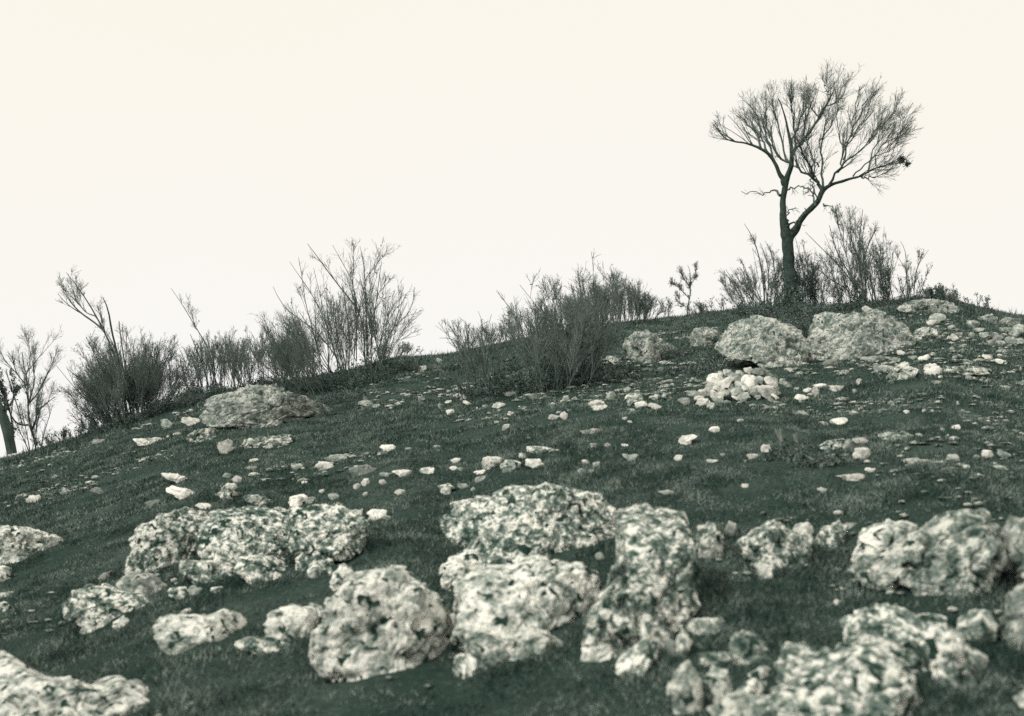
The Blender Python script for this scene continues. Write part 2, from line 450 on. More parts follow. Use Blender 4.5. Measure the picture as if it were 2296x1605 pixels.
BIG = [
 ('boulder', 'pale pitted slab of rock cut off by the left edge of the photo', [(-60,1195),(0,1188),(60,1192),(105,1205),(140,1225),(138,1240),(90,1252),(40,1250),(0,1258),(-60,1262)], 'W'),
 ('boulder', 'rounded left end of the long mottled outcrop left of centre', [(300,1215),(320,1185),(355,1165),(400,1152),(440,1155),(470,1170),(475,1195),(460,1235),(430,1262),(390,1270),(340,1275),(290,1270),(288,1250)], 'B'),
 ('boulder', 'flat topped middle block of the long mottled outcrop left of centre', [(455,1180),(480,1155),(530,1142),(610,1141),(655,1150),(675,1200),(660,1245),(600,1266),(540,1262),(480,1255),(450,1230)], 'B'),
 ('boulder', 'right end of the long mottled outcrop, a blotchy block with a straight top', [(650,1150),(700,1137),(760,1141),(795,1150),(820,1180),(824,1225),(790,1240),(740,1250),(715,1275),(670,1282),(655,1240),(640,1190)], 'B'),
 ('rock', 'grey slab tucked under the long mottled outcrop at its lower left', [(410,1258),(440,1260),(510,1268),(535,1282),(525,1302),(480,1312),(430,1302),(406,1285)], 'B'),
 ('rock', 'knobbly pale rock at the foot of the long mottled outcrop, below its middle', [(540,1252),(600,1252),(650,1262),(664,1285),(610,1310),(570,1297),(532,1285)], 'B'),
 ('boulder', 'low pale rock in the turf at the lower left, smaller stone on top', [(157,1355),(170,1330),(205,1320),(240,1325),(300,1340),(330,1360),(300,1384),(240,1394),(165,1385)], 'B'),
 ('rock', 'grey streaked rock leaning on top of the low pale rock, lower left', [(262,1312),(295,1288),(340,1295),(378,1318),(368,1342),(320,1348),(270,1338)], 'G'),
 ('boulder', 'long low pale rock with an arched hollow at its right end, lower left', [(352,1405),(375,1385),(430,1392),(470,1390),(500,1382),(545,1384),(570,1410),(568,1442),(530,1460),(470,1457),(400,1452),(358,1430)], 'W'),
 ('rock', 'bright blocky rock just left of the big rounded boulder', [(595,1400),(615,1375),(655,1366),(700,1373),(715,1395),(707,1425),(680,1440),(640,1432),(608,1420)], 'W'),
 ('boulder', 'big rounded pale boulder with dark pits on its crown, bottom centre left', [(700,1462),(715,1410),(745,1360),(790,1316),(830,1298),(880,1296),(930,1318),(970,1350),(992,1390),(1002,1440),(1002,1490),(990,1514),(900,1514),(830,1520),(770,1502),(725,1482)], 'W'),
 ('rock', 'small pale domed rock joined to the upper left of the broad bottom centre boulder', [(985,1275),(1010,1255),(1060,1241),(1105,1250),(1122,1272),(1090,1304),(1040,1322),(1000,1314),(986,1295)], 'W'),
 ('boulder', 'broad pale boulder with a dark hollow under its right shoulder, bottom centre', [(1027,1325),(1060,1293),(1130,1283),(1190,1270),(1250,1273),(1300,1277),(1336,1303),(1342,1340),(1322,1380),(1292,1402),(1245,1408),(1200,1403),(1150,1432),(1080,1442),(1040,1427),(1023,1375)], 'W'),
 ('rock', 'tongue of grey rock pointing right under the broad bottom centre boulder', [(1148,1430),(1180,1408),(1230,1423),(1267,1446),(1257,1470),(1210,1468),(1162,1456)], 'M'),
 ('rock', 'low sloping rock below the broad bottom centre boulder, on its left', [(1045,1435),(1090,1430),(1150,1448),(1197,1476),(1180,1492),(1120,1502),(1066,1480)], 'M'),
 ('boulder', 'largest hump of mottled rock in the middle of the foreground', [(998,1172),(1025,1142),(1080,1120),(1110,1112),(1160,1100),(1250,1095),(1330,1103),(1360,1128),(1390,1150),(1394,1220),(1372,1262),(1300,1264),(1230,1252),(1180,1272),(1120,1264),(1080,1247),(1040,1237),(1003,1215)], 'B'),
 ('boulder', 'long blotchy rock spine running down toward the viewer, right of the largest hump', [(1383,1160),(1430,1150),(1500,1160),(1545,1168),(1558,1210),(1565,1260),(1562,1345),(1532,1378),(1490,1390),(1440,1408),(1380,1430),(1328,1438),(1302,1406),(1336,1350),(1382,1312),(1386,1250)], 'B', 1.9),
 ('rock', 'small rounded pale rock with one dark hole, below the blotchy rock spine', [(1310,1452),(1320,1423),(1360,1426),(1378,1460),(1362,1487),(1320,1497),(1298,1477)], 'W'),
 ('rock', 'pale tilted rock in the grass between the holed rock and the jagged cluster', [(1383,1490),(1410,1465),(1445,1438),(1472,1448),(1482,1470),(1440,1502),(1400,1522),(1373,1517)], 'B'),
 ('rock', 'narrow upright grey rock just right of the blotchy rock spine', [(1548,1165),(1590,1157),(1616,1180),(1622,1210),(1619,1252),(1590,1257),(1570,1242),(1563,1200)], 'M'),
 ('boulder', 'jagged pale rock with a toothed lower edge, right of the narrow upright rock', [(1664,1217),(1700,1190),(1740,1176),(1762,1190),(1816,1205),(1817,1235),(1792,1267),(1760,1282),(1740,1272),(1700,1278),(1684,1257)], 'B'),
 ('rock', 'small rock with a dark hole, midway between the jagged rock and the wedge', [(1823,1217),(1850,1185),(1880,1171),(1902,1185),(1882,1217),(1870,1232),(1843,1230)], 'B'),
 ('rock', 'pale top piece of the big wedge shaped rock at the right', [(1913,1257),(1935,1215),(1945,1188),(1990,1174),(2030,1178),(2063,1200),(2047,1217),(2000,1232),(1960,1247),(1930,1264)], 'W', 0.5, 0.5),
 ('boulder', 'big grey wedge shaped rock rising to the right, near the right edge', [(1923,1277),(1950,1250),(2010,1230),(2070,1195),(2100,1168),(2160,1153),(2200,1158),(2222,1190),(2218,1250),(2187,1303),(2140,1310),(2090,1304),(2040,1297),(1980,1290)], 'M', 0.9, 0.1),
 ('rock', 'bright low stone at the foot of the big grey wedge shaped rock', [(2038,1318),(2080,1290),(2120,1284),(2163,1306),(2130,1320),(2080,1323)], 'P'),
 ('boulder', 'upper of the two smooth grey boulders cut by the right edge', [(2264,1215),(2285,1172),(2350,1160),(2410,1190),(2420,1330),(2340,1350),(2282,1340),(2266,1290)], 'G'),
 ('boulder', 'lower of the two smooth grey boulders cut by the right edge', [(2257,1402),(2274,1345),(2310,1322),(2410,1340),(2430,1450),(2340,1474),(2268,1458)], 'G'),
 ('rock', 'small two lobed pale rock left of the lower right edge boulder', [(2150,1395),(2180,1377),(2220,1379),(2230,1410),(2217,1442),(2180,1432),(2153,1415)], 'M'),
 ('boulder', 'rounded top rock of the broken outcrop at the lower right', [(1895,1402),(1955,1375),(2010,1372),(2052,1393),(2078,1420),(2062,1452),(2010,1472),(1960,1452),(1902,1442)], 'B'),
 ('boulder', 'long rock streaming down to the right in the lower right outcrop', [(1897,1450),(1960,1438),(2040,1468),(2088,1508),(2090,1538),(2030,1534),(1970,1504),(1912,1477)], 'B'),
 ('boulder', 'ribbed rock with slanting pale edges in the lower right outcrop', [(2066,1447),(2090,1408),(2122,1413),(2155,1438),(2170,1475),(2184,1532),(2132,1548),(2093,1502)], 'B'),
 ('rock', 'rightmost pointed rock of the lower right outcrop', [(2136,1475),(2170,1452),(2213,1480),(2192,1508),(2150,1514)], 'M'),
 ('rock', 'bright knob of rock at the upper left of the streaked boulder', [(1733,1490),(1760,1453),(1800,1456),(1832,1480),(1824,1522),(1780,1540),(1743,1517)], 'B'),
 ('boulder', 'big streaked boulder cut by the bottom edge at the lower right', [(1755,1565),(1800,1528),(1850,1492),(1930,1478),(2010,1498),(2055,1540),(2045,1590),(2020,1660),(1760,1680),(1728,1610)], 'B'),
 ('rock', 'pale leaf shaped upright rock, leftmost of the jagged cluster at the bottom', [(1498,1542),(1525,1500),(1546,1476),(1562,1520),(1575,1560),(1562,1606),(1530,1600),(1503,1567)], 'M'),
 ('rock', 'oval pale rock right of the leaf shaped one at the bottom', [(1577,1532),(1600,1498),(1632,1508),(1643,1552),(1617,1580),(1588,1569)], 'M'),
 ('rock', 'grey humped rock at the back of the jagged cluster at the bottom', [(1632,1442),(1668,1420),(1712,1438),(1737,1480),(1700,1494),(1648,1484)], 'M'),
 ('rock', 'flat topped pale rock at the back left of the jagged cluster', [(1522,1398),(1560,1393),(1622,1388),(1628,1415),(1590,1428),(1538,1422)], 'M'),
 ('rock', 'rough rock cut by the bottom edge left of the streaked boulder', [(1595,1602),(1650,1573),(1720,1578),(1765,1600),(1765,1660),(1585,1660)], 'M'),
 ('boulder', 'blurred pale boulder filling the bottom left corner', [(-90,1480),(0,1493),(40,1520),(90,1548),(150,1553),(200,1573),(250,1553),(290,1558),(345,1600),(390,1650),(380,1700),(-90,1700)], 'W'),
 ('boulder', 'long low grey boulder under the bushes on the left skyline', [(460,922),(470,890),(500,877),(560,865),(610,867),(650,884),(700,899),(747,914),(742,932),(700,928),(650,944),(590,954),(520,950),(468,952)], 'G', 0.25, 0.3),
 ('boulder', 'big grey boulder below the tree, left of the pair', [(1606,762),(1625,730),(1660,708),(1700,704),(1740,718),(1770,733),(1797,755),(1802,790),(1802,820),(1760,826),(1720,818),(1690,802),(1650,792),(1610,788)], 'G'),
 ('boulder', 'big grey boulder below the tree, right of the pair', [(1808,772),(1815,745),(1830,708),(1850,689),(1870,699),(1900,703),(1960,697),(2000,711),(2027,740),(2042,772),(2020,784),(1960,790),(1900,804),(1860,800),(1823,793)], 'G'),
 ('rock', 'grey peaked rock on the slope left of the boulders under the tree', [(1393,772),(1410,755),(1430,740),(1450,737),(1475,755),(1522,786),(1500,803),(1470,808),(1430,813),(1398,797)], 'G'),
 ('rock', 'small rounded grey rock touching the left boulder under the tree', [(1538,757),(1560,732),(1590,726),(1610,740),(1607,762),(1580,778),(1548,772)], 'G'),
 ('rock', 'flat grey outcrop on the crest right of the boulders under the tree', [(2010,690),(2040,676),(2090,672),(2130,680),(2145,695),(2110,704),(2050,702)], 'G'),
]
MATS = {'W': M_BRIGHT, 'B': M_BOULDER, 'G': M_GREY, 'M': M_MOTTLE, 'P': M_PALE, 's': M_STONEGREY}
for i, (nm, lab, poly, mk, *ln) in enumerate(BIG):
    o = make_rock(nm, poly, MATS[mk], 100 + i * 7, lean=ln[0] if ln else None, lift=ln[1] if len(ln) > 1 else None)
    fg = max(p[1] for p in poly) > 1060
    tag(o, lab, 'boulder' if nm == 'boulder' else 'rock', 'lichened rocks breaking through the turf in the foreground' if fg else 'grey rocks on the upper slope')

# smaller stones: (x, y, width, height, tilt, tone)   tones: b pale, g grey, m mottled
STONES = [
 (220,990,30,12,0,'g'),(333,990,55,16,2,'b'),(373,950,27,16,-20,'g'),(430,944,36,18,0,'b'),(398,973,16,8,0,'g'),(453,977,54,27,0,'m'),(505,1004,26,32,10,'b'),
 (523,1007,12,10,0,'g'),(603,992,98,26,6,'m'),(573,1032,26,9,0,'b'),(562,1049,34,8,0,'g'),(633,1038,14,8,0,'g'),(665,1047,30,12,12,'g'),(395,1071,60,17,-12,'b'),
 (408,1104,54,20,-15,'b'),(508,1066,24,10,0,'g'),(532,1076,18,14,0,'b'),(517,1103,50,28,25,'m'),(453,1134,34,16,-10,'b'),(343,1127,34,9,8,'g'),(582,1122,56,22,-10,'m'),
 (667,1122,42,24,10,'b'),(748,1114,24,12,0,'g'),(223,1102,30,13,-20,'g'),(148,1103,17,13,0,'g'),(77,1118,30,16,15,'b'),(122,1069,14,10,0,'g'),(683,1082,14,9,0,'b'),
 (722,1101,12,7,0,'b'),(758,1026,50,18,0,'g'),(725,1044,38,18,0,'b'),(871,1003,30,15,-10,'b'),(814,1055,46,22,5,'g'),(864,1063,30,10,0,'g'),(900,1060,38,14,0,'b'),
 (963,1055,52,12,0,'b'),(1024,1033,21,11,0,'b'),(1017,1050,17,10,0,'b'),(1035,1052,18,8,0,'g'),(1102,1035,44,32,0,'b'),(1146,1043,36,28,0,'m'),(1084,1058,38,10,0,'b'),
 (1079,1074,38,12,8,'g'),(1000,1093,36,22,0,'m'),(1040,1089,22,12,0,'g'),(1060,1097,10,8,0,'b'),(820,1081,19,15,0,'b'),(801,1090,17,14,0,'b'),(857,1081,16,15,0,'b'),
 (897,1103,19,12,0,'b'),(819,1108,14,8,0,'b'),(695,1121,18,14,0,'g'),(1134,957,23,12,20,'b'),(914,1006,16,6,0,'g'),(980,1001,18,6,0,'g'),(948,826,22,9,10,'b'),
 (985,808,16,10,0,'g'),(821,904,40,10,0,'g'),(844,911,20,8,0,'g'),(891,906,20,7,0,'g'),(946,894,15,12,0,'g'),(821,893,14,9,0,'g'),(1034,890,26,16,0,'b'),
 (1049,904,20,8,-30,'b'),(1006,900,13,8,0,'b'),(989,911,15,10,-40,'g'),(1006,877,10,7,0,'g'),(1010,924,16,13,15,'b'),(1119,908,26,12,0,'b'),(1144,927,12,9,0,'b'),
 (1341,909,42,24,0,'b'),(1241,935,22,11,0,'b'),(1266,932,18,15,0,'b'),(1256,925,14,8,0,'g'),(1276,920,9,7,0,'g'),(1269,892,14,13,0,'g'),(1289,894,13,10,0,'g'),
 (1369,887,20,15,0,'g'),(1142,884,36,12,0,'g'),(1196,889,19,11,0,'g'),(1421,894,38,26,20,'m'),(1439,906,29,16,15,'b'),(1467,910,28,13,-10,'b'),(1406,874,19,12,0,'g'),
 (1467,891,22,15,15,'m'),(1492,887,24,13,-20,'m'),(1416,839,16,11,0,'b'),(1404,847,11,8,0,'g'),(1417,919,20,6,0,'g'),(1331,968,60,10,3,'b'),(1401,938,12,8,0,'b'),
 (1413,946,10,7,0,'b'),(1220,1010,80,20,-8,'m'),(1196,1037,32,16,-8,'b'),(1171,1022,15,12,0,'g'),(1331,998,18,10,0,'g'),(1363,999,15,11,0,'b'),(1401,998,16,7,-5,'b'),
 (1414,1025,40,16,0,'g'),(1313,1036,15,12,0,'b'),(1336,1041,16,15,0,'b'),(1304,1056,17,12,0,'g'),(1323,1057,14,9,0,'g'),(1496,1104,33,12,0,'g'),(1186,982,8,6,0,'b'),
 (1522,1026,20,12,0,'b'),(1538,986,46,18,14,'b'),(1601,961,34,12,0,'b'),(1660,943,14,9,0,'b'),(1718,1005,25,16,0,'b'),(1687,1023,33,11,-5,'b'),(1672,1034,9,8,0,'g'),
 (1621,1019,12,7,0,'g'),(1596,1034,22,9,0,'g'),(1880,945,33,19,8,'b'),(1848,950,20,8,-15,'g'),(1930,988,30,16,-8,'b'),(1934,1016,38,24,0,'b'),(2009,978,78,21,0,'m'),
 (2062,977,17,8,-20,'g'),(1866,999,46,24,10,'m'),(1901,1000,18,26,-20,'g'),(1872,1022,28,8,0,'b'),(1901,1020,16,6,0,'g'),(2055,1035,68,14,-6,'b'),(2135,1026,24,18,0,'b'),
 (2167,1048,13,10,0,'b'),(2189,1025,16,9,0,'g'),(2214,1018,27,16,10,'b'),(2246,1017,38,13,-25,'g'),(2250,1047,44,12,-3,'g'),(1909,1070,58,14,0,'b'),(1951,1054,19,11,0,'b'),
 (2145,957,22,9,10,'b'),(2114,963,9,7,0,'g'),(2033,923,13,8,0,'b'),(2072,920,8,6,0,'b'),(1797,926,36,10,-6,'g'),(1670,1089,14,9,0,'b'),(1845,1098,18,9,0,'g'),
 (1948,697,28,14,-25,'b'),(2075,750,56,30,0,'m'),(2103,713,30,22,0,'g'),(2089,724,19,12,10,'b'),(2135,757,18,16,20,'b'),(2148,750,24,7,0,'g'),(2135,734,15,11,0,'g'),
 (2182,725,26,13,0,'g'),(2194,738,30,10,0,'g'),(2177,751,14,12,0,'g'),(2206,750,22,12,0,'g'),(2216,716,34,22,0,'g'),(2254,739,26,13,0,'g'),(2282,741,26,20,30,'g'),
 (2236,757,22,17,0,'g'),(2264,763,20,15,0,'g'),(2286,766,20,14,0,'g'),(2222,768,17,13,0,'g'),(2242,769,18,11,0,'g'),(2260,722,40,16,0,'g'),
 (1857,798,14,10,0,'b'),(2019,790,17,11,-20,'b'),(2047,791,15,8,0,'g'),(2048,801,17,8,0,'g'),(2077,801,24,12,12,'b'),(1963,804,60,13,0,'g'),(1975,827,46,20,0,'g'),
 (2007,807,20,12,0,'g'),(2025,834,60,34,12,'m'),(1997,855,15,9,0,'g'),(2091,828,50,24,0,'b'),(2164,814,40,12,0,'g'),(2166,831,94,20,0,'m'),(2174,847,18,9,0,'g'),
 (2215,800,21,12,0,'b'),(2244,811,27,9,-15,'b'),(2254,869,17,9,0,'g'),(2099,857,19,8,0,'g'),(2109,845,9,7,0,'b'),(1926,856,14,14,0,'b'),(1917,877,9,9,0,'g'),
 (1860,815,38,18,10,'g'),(1874,811,18,13,0,'g'),(1898,834,18,9,0,'g'),(1960,782,28,10,0,'g'),(1535,899,28,16,0,'g'),(1575,901,30,18,-10,'b'),(1592,909,15,14,0,'g'),
 (1549,881,24,12,0,'g'),(1482,828,14,11,0,'g'),(1378,808,34,14,-25,'g'),(1305,774,16,10,0,'g'),
 (845,1155,44,24,0,'b'),(800,1153,50,20,0,'b'),(706,1282,27,26,0,'b'),(762,1292,58,52,0,'b'),(485,1322,30,12,0,'g'),(215,1403,72,28,5,'b'),(271,1397,30,22,25,'b'),
 (402,1332,40,26,0,'g'),(438,1326,24,18,0,'g'),(237,1290,26,12,25,'g'),(606,1450,112,24,-8,'m'),(418,1372,26,11,0,'b'),(708,1367,36,22,-30,'g'),(884,1284,84,26,0,'m'),
 (1041,1488,52,42,0,'b'),(1014,1399,18,42,0,'b'),(1058,1128,90,22,4,'b'),(1490,1412,58,42,30,'g'),(1641,1186,22,30,-15,'g'),(1800,1190,50,32,15,'b'),
 (1715,1278,27,50,0,'b'),(1898,1181,40,15,8,'g'),(2082,1391,58,24,0,'g'),(1533,1445,32,62,0,'m'),(1600,1482,84,32,5,'g'),(1701,1517,52,42,0,'b'),(1680,1552,84,44,30,'m'),
 (6,1287,30,26,0,'b'),(12,1336,60,12,8,'b'),(8,1364,34,9,8,'g'),(1345,1246,18,16,0,'g'),(1880,1277,12,10,0,'g'),(2310,1580,60,50,0,'b'),
 (1330,1290,34,18,0,'g'),(1878,1352,16,13,0,'b'),(2068,1333,12,10,0,'g'),(1505,1450,26,34,10,'g'),(1425,1410,24,34,10,'g'),
]
PILE = [
 (160,430,180,170,0,'b'),(240,340,100,80,0,'b'),(350,470,190,140,35,'b'),(350,320,120,90,0,'g'),(560,340,120,100,-20,'b'),(705,285,105,105,0,'b'),(890,300,260,95,0,'g'),
 (500,420,180,140,0,'g'),(60,570,115,115,0,'b'),(185,565,115,95,-10,'b'),(740,480,270,200,-35,'b'),(1060,470,170,120,-35,'b'),(880,430,150,90,-30,'g'),(560,530,160,120,0,'g'),
 (640,575,90,85,0,'b'),(160,680,260,130,-15,'b'),(320,650,130,120,0,'b'),(480,620,200,110,0,'g'),(640,690,170,100,0,'g'),(960,610,270,170,-10,'b'),(1130,610,180,120,0,'g'),
 (220,770,150,85,0,'g'),(510,740,170,50,-20,'b'),(640,750,90,60,0,'g'),(100,870,120,100,0,'g'),(0,790,150,60,-20,'b'),(1140,710,95,45,-30,'b'),(1060,765,115,55,-10,'g'),
 (1170,820,110,55,-10,'g'),(1010,890,115,45,-35,'g'),(1140,900,100,50,-20,'g'),(1250,470,95,80,0,'g'),(1330,525,150,80,-30,'g'),(860,720,110,70,0,'g'),(350,800,150,50,0,'g'),
 (-60,640,130,90,0,'b'),(-150,680,130,90,0,'g'),(-80,740,150,70,0,'b'),(420,350,110,80,0,'g'),(780,640,150,100,0,'g'),
]
SLAB = [(1490,590,80,60,0,'g'),(1560,730,190,110,0,'b'),(1660,610,110,90,20,'b'),(1800,630,130,120,-30,'b'),(1720,675,100,50,0,'g'),(1890,550,280,85,0,'b'),(2150,590,330,90,-3,'b'),
 (1390,285,75,65,0,'b'),(1520,335,140,55,10,'g'),(1630,130,140,90,25,'g')]
pc = lambda L: [(1581 + x * .13774, 790.6 + y * .13774, w * .13774, h * .13774, t, k) for x, y, w, h, t, k in L]
PILE = pc(PILE); STONES += pc(SLAB)

LAND = [('the left edge of the photo', 0, 1150), ('the small bare tree on the left', 60, 1000), ('the tall leaning left bush', 290, 930), ('the long grey skyline boulder', 600, 930),
 ('the spreading bush left of centre', 760, 850), ('the bare gap in the skyline', 955, 815), ('the dense thicket in the middle', 1230, 870), ('the grey peaked rock', 1455, 790),
 ('the heap of white stones', 1665, 860), ('the left boulder under the tree', 1700, 790), ('the right boulder under the tree', 1930, 770), ('the crest outcrop', 2080, 690),
 ('the right edge stone scatter', 2245, 750), ('the dark juniper clump', 1800, 1020), ('the long mottled outcrop', 560, 1160), ('the largest foreground hump', 1200, 1110),
 ('the blotchy rock spine', 1470, 1230), ('the jagged toothed rock', 1740, 1230), ('the big wedge rock', 2080, 1240), ('the big rounded boulder', 860, 1400), ('the low pale left rock', 240, 1350),
 ('the arched hollow rock', 460, 1425), ('the broad bottom centre boulder', 1180, 1360), ('the bottom jagged cluster', 1610, 1500), ('the lower right outcrop', 2040, 1450), ('the right edge boulders', 2290, 1400)]
NUM = ['first', 'second', 'third', 'fourth', 'fifth', 'sixth', 'seventh', 'eighth', 'ninth', 'tenth', 'eleventh', 'twelfth']
CNT = ['', 'one', 'two', 'three', 'four', 'five', 'six', 'seven', 'eight', 'nine', 'ten', 'eleven', 'twelve']

def rank_labels(base):
    """base: list of (phrase, x). Same phrases get a left to right rank."""
    out = [b for b, _ in base]
    d = {}
    for i, (b, x) in enumerate(base): d.setdefault(b, []).append((x, i))
    for b, L in d.items():
        if len(L) < 2: continue
        L.sort(); n = len(L)
        for k, (_, i) in enumerate(L):
            r = 'leftmost' if k == 0 else 'rightmost' if k == n - 1 else '%s from left' % NUM[k]
            out[i] = b + ', ' + r
    return out

def describe(x, y, w, h, t, k):
    size = 'tiny' if w < 14 else 'small' if w < 24 else 'middling' if w < 40 else 'large'
    shp = 'upright' if h > w * 1.15 else 'blocky' if w / h < 1.5 else 'low' if w / h < 2.6 else 'flat'
    tone = {'b': 'whitish', 'g': 'grey', 'm': 'mottled'}[k]
    best = min(LAND, key=lambda L: ((L[1] - x) / 1.3) ** 2 + (L[2] - y) ** 2)
    dx, dy = x - best[1], y - best[2]
    if math.hypot(dx, dy) < 28: rel = 'beside'
    elif abs(dx) > abs(dy) * 1.4: rel = 'right of' if dx > 0 else 'left of'
    else: rel = 'below' if dy > 0 else 'above'
    if best[0].startswith('the left edge') and rel in ('right of', 'left of'): rel = 'by'
    if best[0].startswith('the right edge stone'): rel = 'in' if rel == 'beside' else rel
    return '%s %s %s stone %s %s' % (size, shp, tone, rel, best[0])

def stone_poly(x, y, w, h, t, rng, n=11):
    ct, st = math.cos(radians(t)), math.sin(radians(t))
    pts = []
    ph = rng.rand() * 6
    for k in range(n):
        a = 2 * pi * k / n + rng.uniform(-0.2, 0.2)
        # boxy superellipse with a broken outline
        e = 0.78
        cx_ = math.copysign(abs(math.cos(a)) ** e, math.cos(a)); sy_ = math.copysign(abs(math.sin(a)) ** e, math.sin(a))
        m = 1.05 + 0.19 * rng.randn() + 0.08 * math.sin(2 * a + ph)
        ux, uy = cx_ * w / 2 * m * 1.05, sy_ * h / 2 * m * 0.92
        pts.append((x + ux * ct - uy * st, y - (ux * st + uy * ct)))
    return pts

rng0 = np.random.RandomState(4)
labs = rank_labels([(describe(*s), s[0]) for s in STONES])
for i, s in enumerate(STONES):
    poly = stone_poly(*s[:5], rng0)
    big = s[2] > 44
    mk = {'b': 'P', 'g': 's', 'm': 'M'}[s[5]]
    if s[1] > 1250 and s[2] > 26: mk = 'W' if s[5] == 'b' else 'B'
    o = make_rock('field_stone', poly, MATS[mk], 900 + i * 5, lift=0.5, rough=1.25)
    tag(o, labs[i], 'stone', 'stones scattered over the turf')

def pile_desc(x, y, w, h, t, k):
    size = 'small' if w < 14 else 'middling' if w < 22 else 'large'
    row = 'atop' if y < 842 else 'high in' if y < 862 else 'low in' if y < 885 else 'at the foot of'
    side = 'left' if x < 1625 else 'middle' if x < 1690 else 'right'
    return '%s %s stone %s the heap, %s part' % (size, {'b': 'whitish', 'g': 'grey'}[k], row, side)
pl = [s for s in PILE]
labs = rank_labels([(pile_desc(*s), s[0]) for s in pl])
hb, _ = hit(1655, 905)
for i, s in enumerate(pl):
    poly = stone_poly(s[0], s[1], s[2] * 1.12, s[3] * 1.12, s[4], rng0)
    r = hb + (905 - s[1]) * 0.011
    rg, _ = hit(s[0], s[1] + s[3] / 2)
    r = min(r, rg)
    o = make_rock('heaped_stone', poly, M_PALE if s[5] == 'b' else M_STONEGREY, 3000 + i * 5, rdist=r, lift=0.4, sub=4)
    tag(o, labs[i], 'stone', 'stones heaped in the white pile')
# core of the heap so that the stones lie on each other
for i, (x, y, w, h) in enumerate([(1625, 872, 70, 50), (1690, 868, 100, 62), (1650, 850, 60, 40), (1715, 845, 46, 30)]):
    o = make_rock('heaped_stone', stone_poly(x, y + 6, w, h, 0, rng0), M_STONEGREY, 3500 + i, rdist=hb + (905 - y) * 0.011 + 0.28, lift=0.3, sub=4)
    tag(o, ['grey stone buried under the left half of the white stone heap', 'big grey stone buried under the right half of the white stone heap', 'grey stone buried behind the top left of the white stone heap', 'grey stone buried behind the top right of the white stone heap'][i], 'stone', 'stones heaped in the white pile')

# ------------------------------------------------------------------ tubes and branches
class Tubes:
    def __init__(s): s.V = []; s.F = []; s.n = 0
    def add(s, P, R, k=3):
        """P (m,n,3), R (m,n)"""
        m, n, _ = P.shape
        if m == 0: return
        T = np.gradient(P, axis=1); T /= np.linalg.norm(T, axis=2, keepdims=True) + 1e-9
        ref = np.where(np.abs(T[:, :1, 2:3]) > 0.9, np.array([1.0, 0, 0]), np.array([0, 0, 1.0]))
        ref = np.broadcast_to(ref, T.shape)
        A = np.cross(T, ref); A /= np.linalg.norm(A, axis=2, keepdims=True) + 1e-9
        B = np.cross(T, A)
        an = np.arange(k) * 2 * pi / k
        V = P[:, :, None, :] + R[:, :, None, None] * (np.cos(an)[None, None, :, None] * A[:, :, None, :] + np.sin(an)[None, None, :, None] * B[:, :, None, :])
        base = s.n + np.arange(m)[:, None, None] * (n * k) + np.arange(n - 1)[None, :, None] * k
        j = np.arange(k)[None, None, :]; j2 = (j + 1) % k
        Q = np.stack([base + j, base + j2, base + j2 + k, base + j + k], -1).reshape(-1, 4)
        s.V.append(V.reshape(-1, 3)); s.F.append(Q); s.n += m * n * k
    def obj(s, name, mat, parent, origin):
        V = np.vstack(s.V) - origin
        return mesh_obj(name, V, np.vstack(s.F), mat, parent)

def resample(P, R, n):
    P = np.asarray(P, float); R = np.asarray(R, float)
    d = np.concatenate([[0], np.cumsum(np.linalg.norm(np.diff(P, axis=0), axis=1))])
    # smooth path: Catmull-like by cubic interpolation on a fine linear path
    t = np.linspace(0, d[-1], n)
    Q = np.stack([np.interp(t, d, P[:, i]) for i in range(3)], 1)
    for _ in range(2):
        Q[1:-1] = 0.25 * Q[:-2] + 0.5 * Q[1:-1] + 0.25 * Q[2:]
    return Q, np.interp(t, d, R)

def spawn(P, R, per, lo, hi, rng, n=5, ang=(25, 60), up=0.25, tmin=0.3, rk=0.55, wob=0.16, rmin=0.0022, pull=None, pk=0.0, flat=1.0, lean=None, tipk=0.78, tmax=0.96):
    m, N_, _ = P.shape
    cnt = rng.poisson(per, m) if per < 6 else np.full(m, int(per))
    idx = np.repeat(np.arange(m), cnt); C = len(idx)
    if C == 0: return np.zeros((0, n, 3)), np.zeros((0, n))
    t = tmin + (tmax - tmin) * rng.rand(C) ** 0.9
    f = t * (N_ - 1); i0 = np.minimum(f.astype(int), N_ - 2); fr = f - i0
    p0 = P[idx, i0] * (1 - fr)[:, None] + P[idx, i0 + 1] * fr[:, None]
    r0 = R[idx, i0] * (1 - fr) + R[idx, i0 + 1] * fr
    T = P[idx, i0 + 1] - P[idx, i0]; T /= np.linalg.norm(T, axis=1, keepdims=True) + 1e-9
    rnd = rng.randn(C, 3); rnd[:, 1] *= flat
    perp = rnd - (rnd * T).sum(1, keepdims=True) * T; perp /= np.linalg.norm(perp, axis=1, keepdims=True) + 1e-9
    a = np.radians(rng.uniform(ang[0], ang[1], C))[:, None]
    d = T * np.cos(a) + perp * np.sin(a)
    d[:, 2] += up
    if lean is not None: d += np.array(lean)
    if pull is not None:
        o = p0 - np.array(pull); o /= np.linalg.norm(o, axis=1, keepdims=True) + 1e-9
        d += o * pk
    d /= np.linalg.norm(d, axis=1, keepdims=True)
    Ls = rng.uniform(lo, hi, C) * (1.2 - tipk * t)
    out = np.zeros((C, n, 3)); out[:, 0] = p0
    for k in range(1, n):
        d = d + rng.randn(C, 3) * wob; d[:, 2] += up * 0.25
        d /= np.linalg.norm(d, axis=1, keepdims=True)
        out[:, k] = out[:, k - 1] + d * (Ls / (n - 1))[:, None]
    rs = np.maximum(r0 * rk, rmin)
    tp = np.linspace(1, 0.4, n)[None]
    return out, np.maximum(rs[:, None] * tp, rmin * 0.8)

